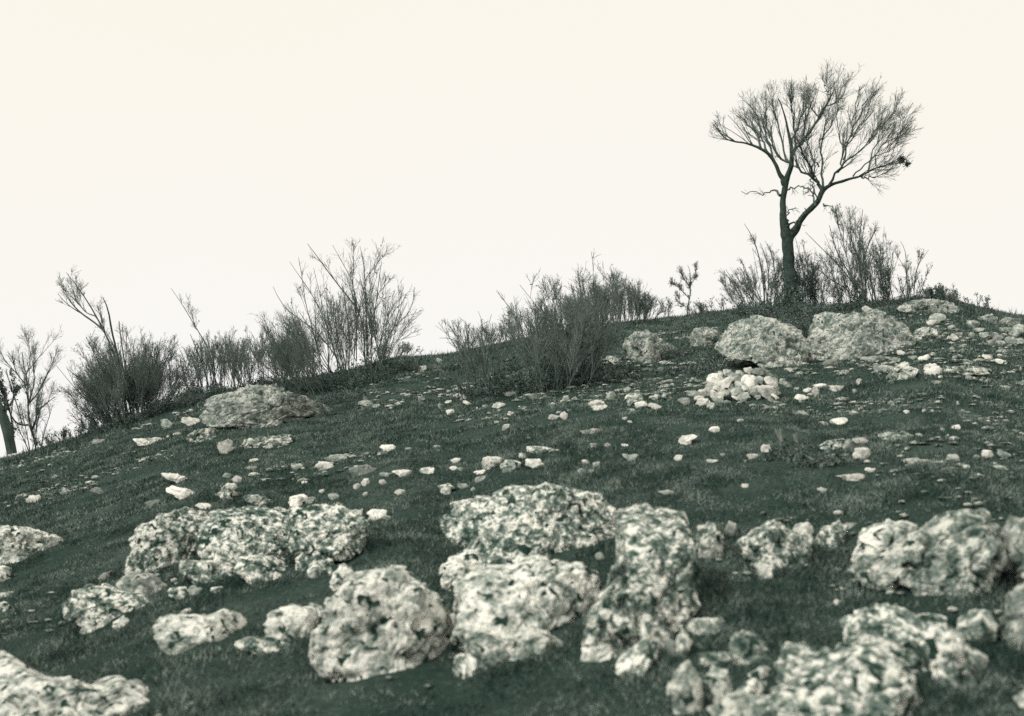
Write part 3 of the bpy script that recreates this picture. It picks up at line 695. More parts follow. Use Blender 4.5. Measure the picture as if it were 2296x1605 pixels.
def leaves(P, count, size, rng, spread=0.03, origin=None):
    """small folded leaf faces near points P"""
    i = rng.randint(0, len(P), count)
    c = P[i] + rng.randn(count, 3) * spread
    a = rng.randn(count, 3); a /= np.linalg.norm(a, axis=1, keepdims=True)
    b = np.cross(a, rng.randn(count, 3)); b /= np.linalg.norm(b, axis=1, keepdims=True) + 1e-9
    s = size * rng.uniform(0.6, 1.4, (count, 1))
    V = np.stack([c - a * s, c + b * s * 0.55, c + a * s, c - b * s * 0.55], 1).reshape(-1, 3)
    F4 = np.arange(count * 4).reshape(-1, 4)
    return V, F4

def px_path(path, r, rng, drift=0.4, k=1.0):
    """path [(x, y, halfwidth px)...] -> metres, with the depth wandering away from the picture plane"""
    n = len(path); P = []; R = []
    dd = 0.0; v = rng.randn() * drift
    y00 = path[0][1]
    for j, (x, y, hw) in enumerate(path):
        prog = j / max(n - 1, 1)
        P.append(at(x, y, r + v * prog + 0.03 * rng.randn() * drift)); R.append(hw * r / F * k)
    return P, R

# ------------------------------------------------------------------ the main tree
def c5(L):      # crop units -> working pixels
    return [(1530.6 + (x if x < 1000 else 1000 + (x - 1000) * 0.8) * .394, 126.5 + (y if y > 260 else 260 - (260 - y) * 0.5) * .394, w * .37) for x, y, w in L]

def main_tree():
    rng = np.random.RandomState(11)
    r, _ = hit(1772, 704)
    r = min(r, 27.0)
    root_p = at(1772, 712, r); root_p[2] = float(terrain(root_p[0], root_p[1])) - 0.03
    root = empty('hawthorn_tree', root_p)
    tag(root, 'tall bare forked tree with a fanned crown standing above the grey boulders', 'tree')
    trunk = [
     [(628,1500,60),(625,1400,52),(614,1300,40),(606,1200,36),(598,1100,33),(594,1020,33),(578,950,24),(568,880,18),(567,800,17),(573,740,18),(582,695,18),(600,672,16),(612,640,15),(618,600,14),(625,550,12),(615,500,10),(600,440,8),(590,380,6),(570,300,4),(545,220,3)],
     [(600,1080,26),(612,1010,26),(640,988,24),(664,955,21),(692,910,18),(730,872,17),(768,838,16),(783,800,14),(790,765,16),(825,740,12),(860,720,9),(910,710,8),(960,690,7),(1010,685,6),(1060,655,5),(1110,635,4),(1170,625,3.5),(1230,610,3),(1270,590,2.5),(1330,540,1.5)],
     [(578,730,17),(570,700,15),(552,675,13),(535,630,12),(510,585,10),(480,545,10),(440,520,9),(400,505,7),(340,490,6),(290,485,5),(240,470,4),(210,425,3),(180,390,2)],
    ]
    limbs = [
     [(440,522,8),(440,480,7),(415,430,6),(380,410,5),(350,375,3.5),(335,350,2)],
     [(480,547,8),(465,500,6),(450,440,5),(430,370,4),(415,300,3),(350,260,2)],
     [(510,587,7),(500,520,6),(470,450,5),(455,380,4),(470,300,3),(480,240,2)],
     [(618,602,10),(580,600,8),(550,570,7),(520,510,6),(500,450,5),(480,380,4),(470,310,3)],
     [(600,600,7),(570,530,6),(555,450,5),(540,370,4),(520,290,3),(500,210,2)],
     [(625,552,10),(660,500,9),(700,470,8),(740,420,7),(770,360,6.5),(800,300,5.5),(830,240,4.5),(845,170,3.5),(852,110,2)],
     [(635,560,8),(650,480,7),(645,400,5),(680,330,4),(700,250,3),(690,180,2)],
     [(620,520,7),(640,430,5),(630,350,4),(620,270,3),(600,190,2)],
     [(700,470,6),(690,400,5),(700,340,4),(730,270,3),(740,180,2)],
     [(770,362,5),(740,300,4),(700,260,3),(670,200,2)],
     [(800,302,4),(860,270,4),(900,200,3),(925,110,2)],
     [(815,270,4),(820,200,3),(800,140,2.5),(790,80,2)],
     [(788,765,12),(770,730,12),(750,700,9),(720,680,8),(680,665,7),(650,640,6),(640,612,5)],
     [(742,692,8),(715,640,6),(690,590,5),(670,540,4),(660,490,3)],
     [(795,755,8),(783,680,6),(785,620,5.5),(790,540,5),(795,460,4),(810,380,3),(830,310,2)],
     [(825,742,9),(860,680,7),(890,640,6),(900,600,5),(950,590,4.5),(1000,550,4),(1050,510,3),(1100,450,2.5),(1150,400,2)],
     [(860,680,6),(880,600,5),(900,520,4),(870,460,3.5),(862,400,3),(860,350,2)],
     [(890,640,6),(910,560,5),(940,480,4),(990,420,3.5),(1040,350,3),(1080,290,2.5),(1092,220,2)],
     [(900,600,5),(930,520,4),(950,440,3.5),(960,360,3),(980,280,2.5),(1000,200,2)],
     [(1000,550,4),(1080,470,3.4),(1150,390,2.8),(1230,320,2)],
     [(1180,560,3),(1250,480,2.6),(1300,400,2.2),(1320,340,1.8)],
     [(900,520,4),(960,440,3.4),(1030,300,2.8),(1050,230,2)],
     [(795,460,4),(850,400,3.4),(890,320,2.8),(900,250,2)],
     [(785,620,5),(740,560,4),(720,500,3),(730,430,2)],
     [(1010,685,5),(1090,690,3.5),(1160,680,2.5),(1200,670,2)],
     [(960,690,5),(1010,640,4),(1080,600,3.5),(1130,540,3),(1180,480,2.5),(1240,430,2)],
     [(1110,635,4),(1090,590,3.2),(1120,560,3),(1180,560,2.5),(1240,520,2.2),(1300,450,2)],
     [(1060,655,4),(1080,560,3.5),(1130,490,3),(1140,430,2.5),(1200,350,2)],
     [(552,795,9),(540,765,8),(520,760,5),(500,772,4),(470,790,3.5),(400,770,2.5),(330,772,2)],
     [(590,760,6),(610,745,4.5),(650,738,3.5),(700,748,3),(745,748,2)],
     [(706,890,6),(708,830,5),(702,770,4),(698,710,3)],
     [(590,990,7),(610,945,6),(650,950,4),(690,900,3.5),(700,870,3)],
     [(600,970,5),(585,930,4),(600,880,3),(640,860,2.5)],
     [(795,845,6),(820,850,4),(850,880,2.5),(880,930,2)],
     [(770,840,5),(740,790,4),(720,760,3),(690,790,2.5)],
    ]
    tb = Tubes()
    allP = []; allR = []
    for j, L in enumerate(trunk):
        P, R = px_path(c5(L), r, rng, 0.0 if j == 0 else 0.55)
        Q, RR = resample(P, R, 46)
        # knotty, slightly crooked bark
        Q[3:] += np.stack([fbm(Q[3:] * 3.1 + 9, 2, 61), fbm(Q[3:] * 3.1 + 5, 2, 62), 0 * Q[3:, 0]], 1) * 0.055
        RR = RR * (1 + 0.16 * fbm(Q * 7, 2, 3 + j))
        if j == 0:
            RR[:5] *= np.linspace(1.2, 1.0, 5)
        tb.add(Q[None], RR[None], 14 if j < 2 else 10)
        q2, r2 = resample(Q[20:], RR[20:], 12); allP.append(q2); allR.append(r2)
    o1 = tb.obj('trunk', M_BARK, root, root_p)
    cr = Tubes()
    for L in limbs:
        P, R = px_path(c5(L), r, rng, 0.75)
        Q, RR = resample(P, R, 12)
        # attach to wherever the parent limb really is in depth
        base = np.vstack(allP); k = np.argmin(np.linalg.norm((base - Q[0])[:, [0, 2]], axis=1))
        dy = base[k, 1] - Q[0, 1]
        Q[:, 1] += dy * np.linspace(1, 0.6, 12)
        Q = Q + np.vstack([np.zeros(3), rng.randn(11, 3) * 0.02])
        allP.append(Q); allR.append(RR); cr.add(Q[None], RR[None], 6)
    LP = np.array(allP[3:-7]); LR = np.array(allR[3:-7]); SP = np.array(allP[-7:]); SR = np.array(allR[-7:])
    LP = np.concatenate([LP, np.array(allP[1:3])]); LR = np.concatenate([LR, np.array(allR[1:3])])
    cen = at(1790, 430, r)
    s1, r1 = spawn(LP, LR, 13, 0.28, 0.80, rng, n=7, ang=(14, 44), up=0.16, tmin=0.12, rk=0.45, wob=0.075, rmin=0.0040, pull=cen, pk=0.5)
    cr.add(s1, r1, 4)
    q1_, w1_ = spawn(SP, SR, 6, 0.12, 0.36, rng, n=5, ang=(20, 60), up=0.1, tmin=0.2, rk=0.6, wob=0.16, rmin=0.003)
    cr.add(q1_, w1_, 3)
    q2_, w2_ = spawn(q1_, w1_, 2.5, 0.08, 0.2, rng, n=4, ang=(20, 60), up=0.1, tmin=0.2, rk=0.6, wob=0.16, rmin=0.0024)
    cr.add(q2_, w2_, 3)
    s2, r2 = spawn(s1, r1, 5, 0.16, 0.46, rng, n=5, ang=(16, 50), up=0.12, tmin=0.1, rk=0.6, wob=0.10, rmin=0.0029, pull=cen, pk=0.4)
    tw = Tubes(); tw.add(s2, r2, 3)
    s3, r3 = spawn(s2, r2, 3.0, 0.07, 0.22, rng, n=4, ang=(16, 55), up=0.1, tmin=0.2, rk=0.7, wob=0.16, rmin=0.0024)
    tw.add(s3, r3, 3)
    tw.obj('twigs', M_TWIG, root, root_p)
    o2 = cr.obj('crown', M_STEM, root, root_p)
    # ivy and suckers round the foot
    base = np.array([at(x, y, r + rng.randn() * 0.15) for x, y in zip(1776 + rng.randn(400) * 15, 730 - np.abs(rng.randn(400)) * 48)])
    V, F4 = leaves(base, 9000, 0.020, rng, 0.07)
    mesh_obj('ivy', V - root_p, F4, M_LEAF, root, smooth=False)
    # dark clump caught in the outer twigs
    npos = at(2022, 359, r + 0.3)
    nb = Tubes()
    st = npos + rng.randn(110, 1, 3) * 0.022; dr = rng.randn(110, 1, 3) * 0.06
    tt = np.linspace(-0.5, 0.5, 4)[None, :, None]
    nb.add(st + dr * tt + 0.01 * rng.randn(110, 4, 3), np.full((110, 4), 0.005), 3)
    st2 = at(2034, 367, r + 0.3) + rng.randn(60, 1, 3) * 0.025
    nb.add(st2 + rng.randn(60, 1, 3) * 0.06 * tt, np.full((60, 4), 0.005), 3)
    n_ = nb.obj('bird_nest', M_BARK, None, npos); n_.location = npos
    tag(n_, 'small dark twiggy clump like a nest in the rightmost twigs of the tree', 'nest')
main_tree()

# ------------------------------------------------------------------ bushes
def bush(name, label, cat, base, stems, gen=0, hgt=(120, 200), lean=0.0, fan=25, rad=3.0, l1=7, l2=4, l3=2, tl=(0.2, 0.5), leaf=0, leafsize=0.016, seed=0, basew=40,
         depth=0.5, mat=M_TWIG, rmin=0.003, group='bare bushes along the crest', basey=None, hero_r=1.0):
    """base (x, y) pixel of the foot; stems: traced pixel paths from foot to tip; gen: number of free-growing stems"""
    rng = np.random.RandomState(seed)
    r, _ = hit(*base)
    rp = at(base[0], base[1], r); rp[2] = float(terrain(rp[0], rp[1]))
    root = empty(name, rp); tag(root, label, cat, group)
    P_, R_ = [], []
    for L in stems:
        L = [(x, y, w if w else rad * 0.7) for x, y, w in L]
        P, R = px_path(L, r, rng, depth)
        Q, RR = resample(P, np.array(R) * hero_r, 12)
        P_.append(Q); R_.append(RR)
    k = r / F
    for g in range(gen):
        bx = base[0] + rng.uniform(-1, 1) * basew
        u = (bx - base[0]) / max(basew, 1)
        if basey is None:
            rr_, _ = hit(bx, base[1] + rng.uniform(-6, 10))
        rr_ = r + rng.randn() * depth * 0.7
        b0 = at(bx, base[1], rr_); b0[2] = float(terrain(b0[0], b0[1])) - 0.03
        H = rng.uniform(hgt[0], hgt[1] * 0.98) * k * (1 - 0.22 * abs(u))
        a = radians(lean + fan * (u * 0.95 + rng.randn() * 0.55))
        d = np.array([math.sin(a), rng.randn() * 0.22, math.cos(a)]); d /= np.linalg.norm(d)
        pts = [b0]; dd = d.copy()
        for j in range(11):
            dd = dd + rng.randn(3) * 0.04; dd[2] += 0.02; dd /= np.linalg.norm(dd)
            pts.append(pts[-1] + dd * H / 11)
        P_.append(np.array(pts)); R_.append(np.linspace(rad * 0.5 * k * rng.uniform(0.6, 1.1), rad * 0.5 * k * 0.3, 12))
    P = np.array(P_); R = np.array(R_)
    tb = Tubes(); tb.add(P, R, 5)
    tb.obj('stems', M_STEM, root, rp)
    tw = Tubes()
    rmin = rmin * 0.8
    s0, r0 = spawn(P, R, 2.2, tl[1] * 0.9, tl[1] * 2.1, rng, n=8, ang=(8, 24), up=0.12, tmin=0.15, rk=0.75, wob=0.05, rmin=rmin * 1.7, tipk=0.9, tmax=0.7)
    tw.add(s0, r0, 4)
    PP = np.concatenate([P[:, ::1], np.stack([np.stack([np.interp(np.linspace(0, 7, 12), np.arange(8), q[:, j]) for j in range(3)], 1) for q in s0])]) if len(s0) else P
    RR = np.concatenate([R, np.stack([np.interp(np.linspace(0, 7, 12), np.arange(8), q) for q in r0])]) if len(s0) else R
    s1, r1 = spawn(PP, RR, l1 * 0.62, tl[0], tl[1] * 1.1, rng, n=6, ang=(12, 36), up=0.12, tmin=0.15, rk=0.6, wob=0.07, rmin=rmin * 1.3, tipk=0.85, tmax=0.88)
    tw.add(s1, r1, 3)
    s2, r2 = spawn(s1, r1, l2 * 0.8, tl[0] * 0.5, tl[1] * 0.6, rng, n=5, ang=(16, 45), up=0.1, tmin=0.15, rk=0.65, wob=0.10, rmin=rmin * 1.0)
    tw.add(s2, r2, 3)
    if l3:
        s3, r3 = spawn(s2, r2, l3, tl[0] * 0.25, tl[1] * 0.3, rng, n=4, ang=(20, 60), up=0.2, tmin=0.15, rk=0.7, wob=0.18, rmin=rmin * 0.9)
        tw.add(s3, r3, 3)
    tw.obj('twigs', mat, root, rp)
    if leaf:
        pool = np.vstack([s1.reshape(-1, 3), s2.reshape(-1, 3)])
        V, F4 = leaves(pool, leaf, leafsize, rng, 0.02)
        mesh_obj('dry_leaves', V - rp, F4, M_LEAF, root, smooth=False)
    FOOT.append((rp[0], rp[1], 0.15))
    return root

def q1(L): return [(x / 3, 569.2 + y / 3, w * .42) for x, y, w in L]
def q2(L): return [(569.2 + x / 3, 442.7 + y / 3, w * .42) for x, y, w in L]
def q3(L): return [(948.7 + x / 3, 537.6 + y / 3, w * .42) for x, y, w in L]

# far left
bush('leaning_tree', 'thick ivy clad trunk leaning out of the left edge of the photo', 'tree', (26, 1018),
     [q1([(78,1345,26),(70,1290,26),(50,1200,26),(30,1120,26),(5,1040,22),(-60,930,18),(-150,800,12),(-230,600,6)]), q1([(80,1340,7),(95,1200,5),(75,1100,4.5),(55,1000,4),(30,930,3.5),(0,860,3),(-40,780,2)])],
     gen=0, l1=8, l2=4, leaf=2500, leafsize=0.022, seed=21, tl=(0.25, 0.6), group='bare trees on the left skyline')
bush('small_tree', 'small bare tree with upswept branches at the left edge of the skyline', 'tree', (80, 1002),
     [q1([(245,1290,7),(215,1200,6),(190,1120,5),(185,1000,4),(195,900,3.5),(175,820,3),(150,740,2.5),(150,660,1.5)]), q1([(190,1150,5),(130,1160,4),(80,1110,4),(50,1020,3.5),(20,930,3),(-20,860,2)]),
      q1([(190,1000,4),(235,880,3),(225,760,2.5),(235,640,1.5)]), q1([(200,1000,4),(270,920,3),(300,840,2),(330,780,1.5)]), q1([(195,900,3),(120,820,3),(90,740,2.5),(80,650,1.5)]),
      q1([(215,1190,4),(260,1050,3),(330,990,2),(370,960,1.5)]), q1([(175,820,3),(200,740,2),(205,660,1.5)]), q1([(150,1150,3),(110,1000,3),(60,860,2.5),(40,770,1.5)])],
     gen=6, hgt=(70, 150), fan=22, basew=14, l1=10, l2=5, l3=2, tl=(0.2, 0.5), seed=22, group='bare trees on the left skyline', rmin=0.0027)
bush('tall_bush', 'tall dense bush on the left with two long limbs leaning up to the left', 'bush', (290, 950),
     [q1([(850,1130,5),(850,1050,5),(820,850,5),(760,640,4.5),(700,520,4.5),(650,420,4),(600,330,3.2),(540,240,2.6),(490,180,2),(445,125,1.3)]),
      q1([(700,520,5),(640,460,4.5),(540,400,4),(470,320,3),(430,260,2),(400,190,1.4)]), q1([(860,1100,5),(800,700,5),(760,560,5),(735,480,5),(742,400,4),(720,330,3),(690,290,1.5)]),
      q1([(880,1100,4),(850,800,4),(820,620,3.5),(805,520,3),(800,450,2)]), q1([(800,1100,4),(700,1000,3.5),(600,900,3),(500,810,2.5),(450,770,1.5)]), q1([(820,1120,3.5),(720,1060,3),(640,1000,2.5),(560,960,1.5)]),
      q1([(650,420,3),(580,400,2.5),(500,300,2),(450,270,1.2)])],
     gen=76, hgt=(80, 225), lean=-11, fan=27, basew=56, rad=2.8, l1=8, l2=4.5, l3=2, tl=(0.16, 0.46), leaf=3600, leafsize=0.014, seed=23, depth=0.45)
bush('scrub_bush', 'low rounded twiggy bush on the right flank of the tall left bush', 'bush', (350, 925), [], gen=26, hgt=(60, 150), lean=6, fan=24, basew=44, rad=2.2, l1=9, l2=5, l3=1, tl=(0.12, 0.35), leaf=1800, leafsize=0.014, seed=24)
bush('scrub_bush', 'sparse spindly bush leaning left below the tall left bush', 'bush', (250, 960), [], gen=12, hgt=(30, 75), lean=-28, fan=22, basew=38, rad=2.0, l1=8, l2=4, l3=1, tl=(0.1, 0.3), leaf=900, leafsize=0.014, seed=25)
bush('open_bush', 'open many stemmed bush with one long thin whip, above the long grey boulder', 'bush', (480, 878),
     [q1([(1440,900,3),(1420,650,3),(1350,550,2.6),(1290,450,2.2),(1230,340,1.6),(1190,290,1.2),(1150,230,1)]), q1([(1400,900,3),(1370,760,3),(1320,640,2.2),(1280,540,1.4)]), q1([(1450,900,3),(1440,720,2.6),(1400,600,2),(1390,530,1.3)])],
     gen=40, hgt=(80, 165), lean=-9, fan=16, basew=60, rad=2.2, l1=6, l2=4, l3=1, tl=(0.12, 0.34), seed=26, leaf=600)
bush('open_bush', 'pale hazy thicket of fine twigs between the open bush and the spreading bush', 'bush', (590, 872), [], gen=50, hgt=(70, 170), lean=-2, fan=13, basew=66, rad=1.8, l1=6, l2=5, l3=1, tl=(0.12, 0.34), seed=27, leaf=500)
bush('open_bush', 'low hazy twigs at the left foot of the spreading bush', 'bush', (665, 862), [], gen=26, hgt=(50, 130), lean=-3, fan=16, basew=34, rad=1.7, l1=6, l2=5, l3=1, tl=(0.1, 0.3), seed=28)
bush('spreading_bush', 'large spreading bush of long bare stems left of centre on the skyline', 'bush', (770, 868),
     [q2([(750,1150,4),(745,1080,4),(740,850,4),(720,750,4),(650,690,3.6),(580,610,3),(500,500,2.8),(430,400,2.2),(360,310,1.2)]),
      q2([(750,1160,4),(765,1080,3.6),(760,900,3.4),(755,700,3),(745,550,2.6),(740,400,2),(715,330,0.9)]),
      q2([(590,1170,3.5),(580,1120,3.5),(540,1040,3.2),(450,930,3),(370,860,2.8),(270,790,2.4),(190,740,2),(130,600,1.2)]),
      q2([(570,1160,3.5),(560,1080,3.2),(520,950,3),(480,830,2.8),(420,700,2.4),(350,580,2),(280,500,1.2),(240,430,0.9)]),
      q2([(690,1100,3),(690,700,2.6),(670,560,2),(600,450,1.6),(530,320,1)]), q2([(850,1120,3),(850,1060,3),(900,960,2.8),(930,860,2.6),(1000,830,2.2),(1070,760,1.8),(1080,600,1)]),
      q2([(780,1080,3),(800,860,2.6),(830,650,2.4),(845,520,1.6),(860,430,1)]), q2([(520,1170,2.5),(440,1060,2.5),(400,900,2.3),(340,700,2),(330,560,1.4),(300,400,0.9)]),
      q2([(820,1090,2.5),(870,900,2.2),(890,760,1.8),(885,600,1)]), q2([(400,1180,2.4),(330,1010,2.2),(250,920,2),(190,850,1.2)]), q2([(500,1170,2.6),(500,900,2.4),(490,720,2),(490,580,1.2)]),
      q2([(460,1180,2.4),(430,1000,2.2),(380,880,1.8),(300,760,1.2)]), q2([(640,1150,3),(640,900,2.6),(620,740,2),(590,580,1.4)]), q2([(750,560,2.2),(790,480,1.6),(780,400,1)])],
     gen=64, hgt=(100, 250), lean=-14, fan=27, basew=98, rad=2.4, l1=6, l2=3.5, l3=1.5, tl=(0.18, 0.55), seed=29, leaf=800, depth=0.55)
bush('scrub_bush', 'low dark scrub at the right foot of the spreading bush', 'bush', (880, 808), [], gen=12, hgt=(15, 40), lean=20, fan=30, basew=32, rad=1.6, l1=7, l2=4, l3=1, tl=(0.06, 0.2), seed=30, leaf=500)
bush('thorn_bush', 'sparse leafless bush of crooked stems in front of the skyline, right of the bare gap', 'bush', (1068, 888),
     [q3([(360,1040,3),(350,900,3),(320,780,2.8),(260,700,2.2),(180,650,1.8),(110,660,1)]), q3([(380,1040,3),(390,880,2.8),(370,760,2.4),(340,650,2),(300,560,1.4),(240,520,0.9)]),
      q3([(400,1050,3),(410,860,2.6),(400,720,2.6),(390,640,2.4),(410,560,1.6),(370,480,0.9)]), q3([(350,900,2.4),(280,760,2.2),(230,640,1.6),(240,540,0.9)]),
      q3([(420,1050,2.4),(480,840,2.2),(440,680,2),(430,600,1.6),(460,500,1)]), q3([(320,780,2),(200,720,1.6),(150,650,1.2),(170,600,0.8)])],
     gen=13, hgt=(80, 200), lean=-6, fan=18, basew=50, rad=2.0, l1=7, l2=3.5, l3=1, tl=(0.1, 0.3), seed=31)
bush('thorn_bush', 'crooked thin bush rising behind the slope between the sparse bush and the thicket', 'bush', (1165, 778),
     [q3([(650,680,2.4),(640,600,2.2),(610,500,2),(540,400,1.5),(490,340,0.9)]), q3([(690,680,2),(640,540,1.8),(620,450,1.4),(610,380,0.9)]), q3([(870,650,2),(850,560,2.4),(810,490,2.4),(775,440,1.4)]), q3([(740,680,2),(720,560,1.6),(640,500,1.2)])],
     gen=12, hgt=(30, 75), lean=-8, fan=22, basew=75, rad=1.8, l1=7, l2=4, l3=1, tl=(0.08, 0.26), seed=32)
bush('thicket', 'dense thicket rising above the skyline in the middle, with dark body', 'bush', (1262, 872),
     [q3([(1000,1010,3),(930,860,3),(880,700,3),(860,560,2.8),(820,440,1.8),(810,380,1)]), q3([(960,900,3),(950,700,3),(925,480,3),(920,380,2.4),(935,290,1.2)]), q3([(1080,800,2.4),(1100,560,2.4),(1090,350,2),(1060,230,1.2)]),
      q3([(1150,700,2.4),(1160,420,2.2),(1140,240,1.4),(1150,150,0.8)]), q3([(1340,640,2.2),(1310,380,2),(1280,250,1.6),(1258,170,0.8)]), q3([(950,1020,2),(880,880,2),(820,760,1.6),(760,700,1)]),
      q3([(960,720,2),(900,620,2),(830,520,1.5),(780,440,1)])],
     gen=58, hgt=(100, 245), lean=8, fan=20, basew=60, rad=2.2, l1=7, l2=4.5, l3=1, tl=(0.16, 0.46), leaf=2000, leafsize=0.013, seed=33, depth=0.6)
bush('thicket', 'dense crown of leafy twigs on the skyline, right half of the middle thicket', 'bush', (1365, 735), [], gen=60, hgt=(50, 150), lean=-3, fan=18, basew=80, rad=2.1, l1=10, l2=5, l3=1, tl=(0.1, 0.34), leaf=2400, leafsize=0.013, seed=34)
bush('scrub_bush', 'thin twigs trailing off the right end of the middle thicket', 'bush', (1462, 716), [], gen=12, hgt=(25, 60), lean=18, fan=26, basew=34, rad=1.6, l1=7, l2=4, l3=1, tl=(0.08, 0.26), leaf=400, seed=35)
bush('sapling', 'small lone crooked tree on the skyline left of the tall tree', 'tree', (1541, 706),
     [q3([(1778,510,3),(1770,455,3),(1795,400,3),(1802,330,2.8),(1790,280,2.4),(1805,220,2),(1780,170,1.2)]), q3([(1795,400,2.2),(1740,340,1.8),(1690,300,1.5),(1660,250,1)]), q3([(1800,320,2.2),(1750,260,1.8),(1720,200,1.2)]),
      q3([(1802,300,2),(1830,260,1.6),(1840,180,1)]), q3([(1775,450,1.6),(1740,440,1.3),(1700,400,1)])],
     gen=0, l1=20, l2=6, l3=2, tl=(0.06, 0.2), leaf=450, leafsize=0.013, seed=36, group='bare trees on the right skyline')
c5z = lambda L: [(a, b, w * .45) for a, b, w in [(1530.6 + x * .394, 126.5 + y * .394, w) for x, y, w in L]]
bush('spiky_bush', 'spiky bush fanning left at the left foot of the tall tree', 'bush', (1712, 700),
     [c5z([(470,1480,4),(465,1340,4),(455,1250,3.6),(435,1130,3),(400,1020,2),(350,950,1)]), c5z([(440,1440,2.4),(400,1370,2.4),(340,1330,2),(280,1270,1.6),(245,1210,1)]), c5z([(480,1440,2.6),(490,1260,2.4),(480,1150,1.8),(440,1060,1)]),
      c5z([(430,1440,2.2),(380,1320,2),(360,1200,1.5),(330,1160,0.9)]), c5z([(520,1440,2.4),(530,1250,2),(510,1120,1.4),(470,1050,0.9)])],
     gen=34, hgt=(60, 150), lean=-12, fan=28, basew=46, rad=2.0, l1=7, l2=4, l3=1, tl=(0.12, 0.34), leaf=900, seed=37, group='bushes round the tall tree')
bush('spiky_bush', 'curling twigs rising against the right side of the tall trunk', 'bush', (1808, 700),
     [c5z([(700,1440,2.6),(700,1320,2.6),(680,1200,2.2),(660,1100,1.8),(640,1030,1)]), c5z([(720,1430,2.4),(730,1300,2.2),(750,1200,2),(775,1170,1.4)]), c5z([(760,1430,2),(720,1250,2),(690,1100,1.6),(680,1040,1)])],
     gen=26, hgt=(60, 165), lean=3, fan=18, basew=30, rad=2.0, l1=8, l2=4, l3=1, tl=(0.1, 0.32), leaf=500, seed=38, group='bushes round the tall tree')
bush('fanned_bush', 'tall bush of straight fanned stems right of the tall tree', 'bush', (1945, 690),
     [c5z([(1060,1420,4),(1040,1350,4),(960,1250,3.6),(890,1150,3),(860,1060,2.4),(835,960,1.4)]), c5z([(1050,1420,3),(980,1300,2.8),(900,1200,2.4),(850,1150,2),(780,1080,1.6),(700,1000,1)]),
      c5z([(1040,1400,4),(1020,1280,4),(1000,1150,3.6),(1010,1000,2.8),(1025,870,1.4)]), c5z([(1020,1250,3),(1030,1150,2.8),(1060,1060,2.2),(1110,970,1.2)]), c5z([(1080,1420,3),(1080,1300,2.6),(1050,1180,2.2),(1090,1080,1.4)]),
      c5z([(1150,1410,4),(1140,1300,3.6),(1120,1200,2.6),(1080,1130,1.6)]), c5z([(1000,1150,2.6),(960,1050,2.2),(950,900,1.4),(950,860,1)]), c5z([(960,1250,2.6),(920,1080,2),(880,940,1.4),(870,850,1)]),
      c5z([(1000,1380,2),(900,1300,1.8),(820,1260,1.4),(790,1220,1)]), c5z([(1200,1400,2.4),(1180,1300,2),(1160,1230,1.2)])],
     gen=34, hgt=(90, 235), lean=-8, fan=20, basew=54, rad=2.0, l1=7, l2=4, l3=2, tl=(0.15, 0.42), leaf=1200, seed=39, group='bushes round the tall tree')
bush('scrub_bush', 'low tangled scrub between the tall tree and the fanned bush', 'bush', (1875, 695), [], gen=20, hgt=(25, 95), lean=2, fan=26, basew=46, rad=1.8, l1=8, l2=4, l3=1, tl=(0.08, 0.28), leaf=1400, seed=40, group='bushes round the tall tree')
bush('thin_bush', 'thin upright whips standing alone right of the fanned bush', 'bush', (2040, 676),
     [c5z([(1290,1420,3),(1280,1340,3),(1272,1220,2.6),(1272,1100,1.4),(1240,1050,0.9)]), c5z([(1315,1410,2.4),(1318,1300,2.2),(1330,1200,1.6),(1400,1100,0.9)]), c5z([(1300,1420,2),(1295,1330,1.8),(1280,1230,1.2),(1220,1130,0.9)]), c5z([(1330,1410,1.8),(1370,1300,1.4),(1400,1200,0.9)])],
     gen=12, hgt=(15, 60), lean=0, fan=18, basew=46, rad=1.5, l1=6, l2=3, l3=1, tl=(0.1, 0.3), leaf=300, seed=41, group='bushes round the tall tree')
bush('scrub_bush', 'little dark scrub bush on the crest at the right', 'bush', (2110, 676), [], gen=16, hgt=(12, 34), lean=-5, fan=30, basew=28, rad=1.6, l1=7, l2=4, l3=1, tl=(0.05, 0.16), leaf=1400, seed=42)
bush('scrub_bush', 'wisps of dry stems on the crest near the right edge', 'bush', (2185, 690), [], gen=10, hgt=(8, 34), lean=-8, fan=30, basew=36, rad=1.2, l1=5, l2=3, l3=0, tl=(0.05, 0.16), leaf=300, seed=43)
bush('scrub_bush', 'row of short dry twigs on the skyline between sapling and tall tree', 'bush', (1610, 704), [], gen=22, hgt=(8, 34), lean=0, fan=26, basew=62, rad=1.2, l1=5, l2=3, l3=0, tl=(0.05, 0.18), leaf=500, seed=44)
bush('scrub_bush', 'ragged low scrub on the skyline right of the small left tree', 'bush', (150, 990), [], gen=18, hgt=(8, 26), lean=-10, fan=40, basew=50, rad=1.4, l1=6, l2=3, l3=0, tl=(0.05, 0.16), leaf=900, seed=45)

